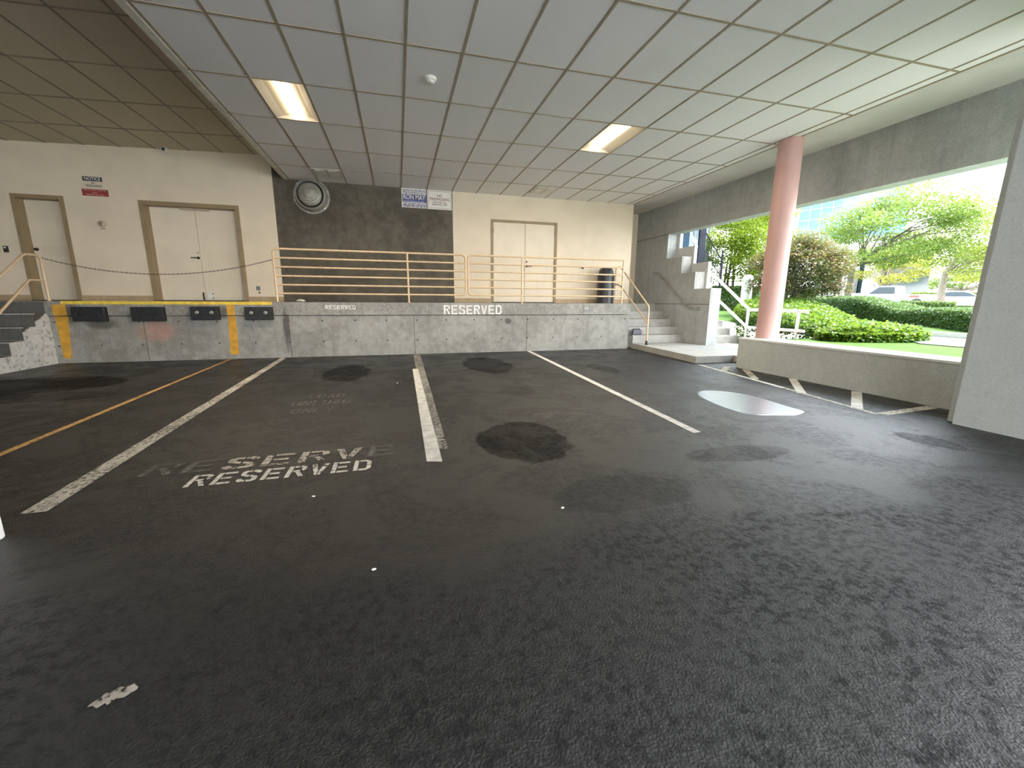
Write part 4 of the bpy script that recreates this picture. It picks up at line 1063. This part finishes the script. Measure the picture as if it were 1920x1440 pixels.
def gv(i, j):
    if (i, j) not in grid:
        x, y = 7.6+i*cs, 5.1+j*cs; e = edge_d(x, y) if inside(x, y) else 0
        grid[(i, j)] = len(gvs); gvs.append((x, y, gz(x, y)-.03+(ivy_top(x, y)-gz(x, y)-.05)*min(1, e/.16)**.5))
    return grid[(i, j)]
gvs = []; gfs = []
for i in range(36):
    for j in range(44):
        if any(inside(7.6+(i+a)*cs, 5.1+(j+b)*cs) for a, b in ((0, 0), (1, 0), (0, 1), (1, 1))): gfs.append((gv(i, j), gv(i+1, j), gv(i+1, j+1), gv(i, j+1)))
mb.add(gvs, gfs, True); mb.build('bed_core', M['hedge_core'], ivy, fixn=False)
pts = []; rr = random.Random(5)
while len(pts) < 30000:
    if rr.random() < .3:
        i = rr.randrange(n); t = rr.random(); a, b = foot[i], foot[(i+1) % n]
        x, y = a[0]+(b[0]-a[0])*t, a[1]+(b[1]-a[1])*t; zb_ = .16 if (x < 9.05 and y > 6.55) else gz(x, y); pts.append((x+rr.gauss(0, .03), y+rr.gauss(0, .03), zb_+(ivy_top(x, y)-.05-zb_)*rr.random()))
    else:
        y = 5.2+5.9*rr.random()**1.3; x = rr.uniform(7.7, 12.4)
        if inside(x, y):
            e = edge_d(x, y); z = ivy_top(x, y)-.12*max(0, 1-e/.18)**2; pts.append((x, y, z+rr.gauss(0, .03)+.03*math.sin(x*5+1)*math.sin(y*4)))
leaves('foliage', np.array(pts), .062, M['lf_ivy'], ivy, 31, flatness=.25, aspect=.8, origin=(9.5, 7.5, .6))

# ------------------------------------------------------------------ bollards, plate, cars, buildings
def bollard(x, y, z, rad, hgt, label):
    b = empty('bollard_light', (x, y, z), label, 'bollard', 'white garden bollards')
    MB().lathe([(rad, 0), (rad, hgt*.76)], (x, y, z), n=24).build('shaft', M['white_rail'], b)
    MB().lathe([(rad*.8, hgt*.76), (rad*.8, hgt*.84)], (x, y, z), n=24).build('light_slot', M['mullion_light'], b)
    MB().lathe([(rad, hgt*.84), (rad, hgt*.90), (rad*.85, hgt*.96), (rad*.5, hgt*.99), (0, hgt)], (x, y, z), n=24).build('cap', M['white_rail'], b)
bollard(15.0, 11.75, gz(15, 11.75), .10, .85, 'white domed bollard left of the wavy hedge')
bollard(12.0, 12.45, .9, .17, 1.25, 'white domed bollard close behind the pink column')
mb = MB(); mb.bbox(21.8, 22.2, 15.7, 16.8, gz(22, 16)+.0, gz(22, 16)+.07, .02); tag(mb.build('utility_cover', M['white_bld'], origin=(22, 16.2, .9)), 'flat white utility cover on the lawn in front of the white car', 'utility cover')

def car(kind, label, loc, ang, L, W, body, glass, wheels, paint_):
    o = empty(kind, loc, label, 'car' if kind != 'pickup_truck' else 'truck'); o.rotation_euler = (0, 0, ang)
    def part(name, mb, mat):
        me_o = mb.build(name, mat); me_o.parent = o; return me_o
    # body: side profile extruded, sides tucked in toward the top
    def loft(prof, w0, w1, zlo, zhi):
        m = MB(); n = len(prof); vs = []
        for sgn in (-1, 1):
            for (x, z) in prof:
                u = max(0, min(1, (z-zlo)/(zhi-zlo))); vs.append((x, sgn*(w0+(w1-w0)*u), z))
        m.add(vs, [tuple(range(n))[::-1], tuple(range(n, 2*n))]+[(i, (i+1) % n, n+(i+1) % n, n+i) for i in range(n)]); return m
    part('body', loft(body, W/2, W/2*.95, .3, 1.0), paint_)
    for g in glass:
        part(g[0], loft(g[1], W/2*g[2], W/2*g[3], g[4], g[5]), g[6])
    for wx in wheels[0]:
        for s in (-1, 1):
            m = MB(); m.lathe([(.2, -.1), (.33*wheels[1], -.1), (.35*wheels[1], -.06), (.35*wheels[1], .06), (.33*wheels[1], .1), (.2, .1)], (wx, s*(W/2-.1), .345*wheels[1]), 'y', 24)
            wo = part('wheel', m, M['tyre'])
            m = MB(); m.lathe([(.21, s*.1), (.19, s*.115), (.05, s*.09), (0, s*.09)], (wx, s*(W/2-.1), .345*wheels[1]), 'y', 16)
            hb = m.build('hub', M['hub'], None); hb.parent = wo
    return o
sedan = [(-2.25, .35), (-2.3, .62), (-2.2, .86), (-1.7, .95), (-1.0, .98), (1.0, .98), (1.75, .86), (2.2, .68), (2.3, .45), (2.2, .28), (1.75, .25), (-1.8, .25)]
cab = [(-1.75, .93), (-1.15, 1.32), (-.6, 1.44), (.1, 1.44), (.55, 1.33), (1.25, .95)]
win = [(-1.45, .99), (-1.05, 1.27), (-.58, 1.375), (.08, 1.375), (.5, 1.28), (1.0, .99)]
def car_angle(fx, fy): return math.atan2(fy, fx)
ca = car_angle(-1, 2.2)    # front points away to the left
car('white_car', 'white sedan parked beyond the lawn at the far right', (46.3, 25.1, 0.78), math.atan2(20.6-18.5, -1.35)+PI, 4.6, 1.8, sedan,
    [('cabin', cab, .95, .74, .95, 1.44, M['car_white']), ('side_windows', win, .965, .785, .99, 1.375, M['car_glass'])], ((-1.4, 1.42), 1.0), M['car_white'])
pick = [(-2.9, .55), (-2.9, 1.08), (-.55, 1.1), (1.3, 1.12), (2.5, 1.02), (2.75, .85), (2.8, .45), (-2.8, .45)]
pcab = [(-.55, 1.08), (-.42, 1.78), (.75, 1.8), (1.55, 1.12)]
pwin = [(-.4, 1.15), (-.3, 1.68), (.72, 1.7), (1.32, 1.15)]
tk = car('pickup_truck', 'silver grey pickup truck parked beyond the lawn behind a bush', (39.5, 25.7, 0.78), math.atan2(2.2, -.6), 5.7, 1.95, pick,
    [('cabin', pcab, .96, .8, 1.1, 1.8, M['car_silver']), ('side_windows', pwin, .972, .83, 1.15, 1.7, M['car_glass'])], ((-1.8, 1.75), 1.12), M['car_silver'])
for s in (-1, 1):
    m = MB(); m.box(-1.9, -1.35, s*.965-.012, s*.965+.012, .86, 1.0); q = m.build('side_decal', M['tail']); q.parent = tk

# mirror glass building, far
def facade(name, label, P0, P1, z0, z1, nx, nz, glass, mull, bar=.12, depth=6.0, spandrel=None):
    a, b = Vector((*P0, 0)), Vector((*P1, 0)); d = (b-a); L = d.length; d.normalize(); nrm = Vector((d.y, -d.x, 0))
    if nrm.dot(a) > 0: nrm = -nrm     # towards the garage
    o = empty(name, (P0[0], P0[1], z0), label, 'building')
    def slab(mb, u0, u1, h0, h1, t0, t1):
        vs = [tuple(a+d*u+nrm*t+Vector((0, 0, h))) for h in (h0, h1) for t in (t0, t1) for u in (u0, u1)]
        mb.add(vs, [(0,2,3,1),(4,5,7,6),(0,1,5,4),(2,6,7,3),(0,4,6,2),(1,3,7,5)])
    mb = MB(); slab(mb, 0, L, z0, z1, -depth, 0); mb.build('glass_wall', glass, o)
    mb = MB()
    for k in range(nx+1): u = L*k/nx; slab(mb, u-bar/2, u+bar/2, z0, z1, 0, .08)
    for k in range(nz+1): h = z0+(z1-z0)*k/nz; slab(mb, 0, L, h-bar/2, h+bar/2, 0, .09)
    mb.build('mullions', mull, o)
    if spandrel:
        mb = MB(); slab(mb, 0, L, spandrel[0], spandrel[1], 0, .05); mb.build('spandrel', M['spandrel'], o)
    return o
facade('glass_building', 'blue mirror glass office building behind the big spreading tree', (48.4, 43.3), (53, 34.5), 8.6, 14.6, 9, 5, M['curtain'], M['mullion'], .13)
# white colonnade below it
wb = empty('white_building', (55, 41, 0.78), 'white concrete building with columns left of the yellow trees', 'building')
MB().box(53.4, 60, 40.3, 45.5, 5.75, 7.3).build('roof_slab', M['white_bld'], wb)
MB().box(55, 60, 36.8, 45.5, 0.78, 5.75).build('glazing', M['glazing'], wb)
MB().box(55.0, 60, 35.6, 36.8, 0.78, 7.0).build('end_wall', M['glazing'], wb)
for y in (40.2, 37.7):
    MB().bbox(53.5, 54.6, y-.6, y+.6, 0.78, 5.9, .05).build('column', M['white_bld'], wb)
MB().box(52.6, 53.2, 37.5, 45.5, 0.78, 2.3).build('plinth', M['white_bld'], wb)
# dark blue glass facade close by, behind the stair wall
facade('glass_building', 'dark blue glass facade seen through the stepped opening', (9.07, 11.95), (12.7, 15.58), 2.3, 9.5, 7, 9, M['curtain_dark'], M['mullion_light'], .045, 1.0, (2.75, 3.3))
MB_ = MB(); MB_.bbox(10.2, 10.46, 12.9, 13.1, .9, 6.5, .01)
tag(MB_.build('steel_post', M['post_grey'], origin=(10.33, 13, .9)), 'dark grey steel post standing beside the blue glass facade', 'post')
fn = empty('picket_railing', (10.6, 12.7, 1.0), 'dark slim picket railing descending right of the steel post', 'railing')
mb = MB(); A = Vector((10.45, 12.95, 3.6)); B = Vector((11.35, 13.0, 2.6))
MB().tube([A, B], .02, 6).build('top_rail', M['post_grey'], fn)
MB().tube([A-Vector((0, 0, .55)), B-Vector((0, 0, .55))], .016, 6).build('middle_rail', M['post_grey'], fn)
MB().tube([A-Vector((0, 0, 1.5)), B-Vector((0, 0, 1.5))], .016, 6).build('bottom_rail', M['post_grey'], fn)
for k in range(9):
    p = A.lerp(B, k/8); MB().tube([p-Vector((0, 0, 1.55)), p+Vector((0, 0, 0))], .011, 6).build('picket', M['post_grey'], fn)
MB().tube([(11.3, 13.0, .9), (11.3, 13.0, 3.0)], .03, 8).build('post', M['post_grey'], fn); MB().tube([(10.5, 12.95, .9), (10.5, 12.95, 3.0)], .03, 8).build('post', M['post_grey'], fn)
fn = empty('garden_fence', (16, 17, 1.0), 'thin white rail fence behind the maple trunk', 'fence')
a, b = Vector((14.2, 17.6, 0)), Vector((17.2, 15.4, 0))
for z in (1.55, 1.85, 2.15): MB().tube([a+Vector((0, 0, z)), b+Vector((0, 0, z))], .022, 6).build('rail', M['white_rail'], fn)
for k in range(4):
    p = a.lerp(b, k/3); MB().tube([p+Vector((0, 0, gz(p.x, p.y)-.05)), p+Vector((0, 0, 2.2))], .028, 6).build('post', M['white_rail'], fn)

# ------------------------------------------------------------------ light, sky, camera
wd = bpy.data.worlds.new('sky'); SC.world = wd; wd.use_nodes = True
nt = wd.node_tree; bg = nt.nodes['Background']
tc = nt.nodes.new('ShaderNodeTexCoord'); sx = nt.nodes.new('ShaderNodeSeparateXYZ'); nt.links.new(tc.outputs['Generated'], sx.inputs[0])
mr = nt.nodes.new('ShaderNodeMapRange'); nt.links.new(sx.outputs[2], mr.inputs[0]); mr.inputs[1].default_value = 0; mr.inputs[2].default_value = .7
mx = nt.nodes.new('ShaderNodeMix'); mx.data_type = 'RGBA'; nt.links.new(mr.outputs[0], mx.inputs[0])
mx.inputs[6].default_value = (.97, .99, 1.0, 1); mx.inputs[7].default_value = (.78, .89, 1.0, 1)
nt.links.new(mx.outputs[2], bg.inputs[0]); bg.inputs[1].default_value = 1.2
sun = bpy.data.lights.new('sun', 'SUN'); sun.energy = 1.5; sun.angle = math.radians(.6); sun.color = (1, .95, .86)
so = bpy.data.objects.new('sun', sun); COL.objects.link(so)
sd_ = Vector((.50, -.03, .90)).normalized(); so.rotation_euler = sd_.to_track_quat('Z', 'Y').to_euler()

F_, YAW, PITCH, ROLL = 779.42, -.2647, -.1981, -.0062
cam = bpy.data.cameras.new('camera'); co = bpy.data.objects.new('camera', cam); COL.objects.link(co)
cam.sensor_width = 36; cam.lens = F_/1920*36; cam.clip_end = 400; cam.clip_start = .02
Rz = Matrix.Rotation(YAW, 3, 'Z'); Rx = Matrix.Rotation(PITCH, 3, 'X'); Ry = Matrix.Rotation(-ROLL, 3, 'Y')
Rm = Rz @ Rx @ Matrix(((math.cos(ROLL), 0, math.sin(ROLL)), (0, 1, 0), (-math.sin(ROLL), 0, math.cos(ROLL))))
right, fwd, upv = Rm.col[0], Rm.col[1], Rm.col[2]
mw = Matrix.Identity(4)
for i in range(3): mw[i][0] = right[i]; mw[i][1] = upv[i]; mw[i][2] = -fwd[i]
mw[2][3] = 1.2
co.matrix_world = mw
SC.camera = co
SC.view_settings.view_transform = 'Standard'; SC.view_settings.look = 'None'; SC.view_settings.gamma = 1.0
SC.view_settings.use_curve_mapping = False
SC.view_settings.exposure = 3.25
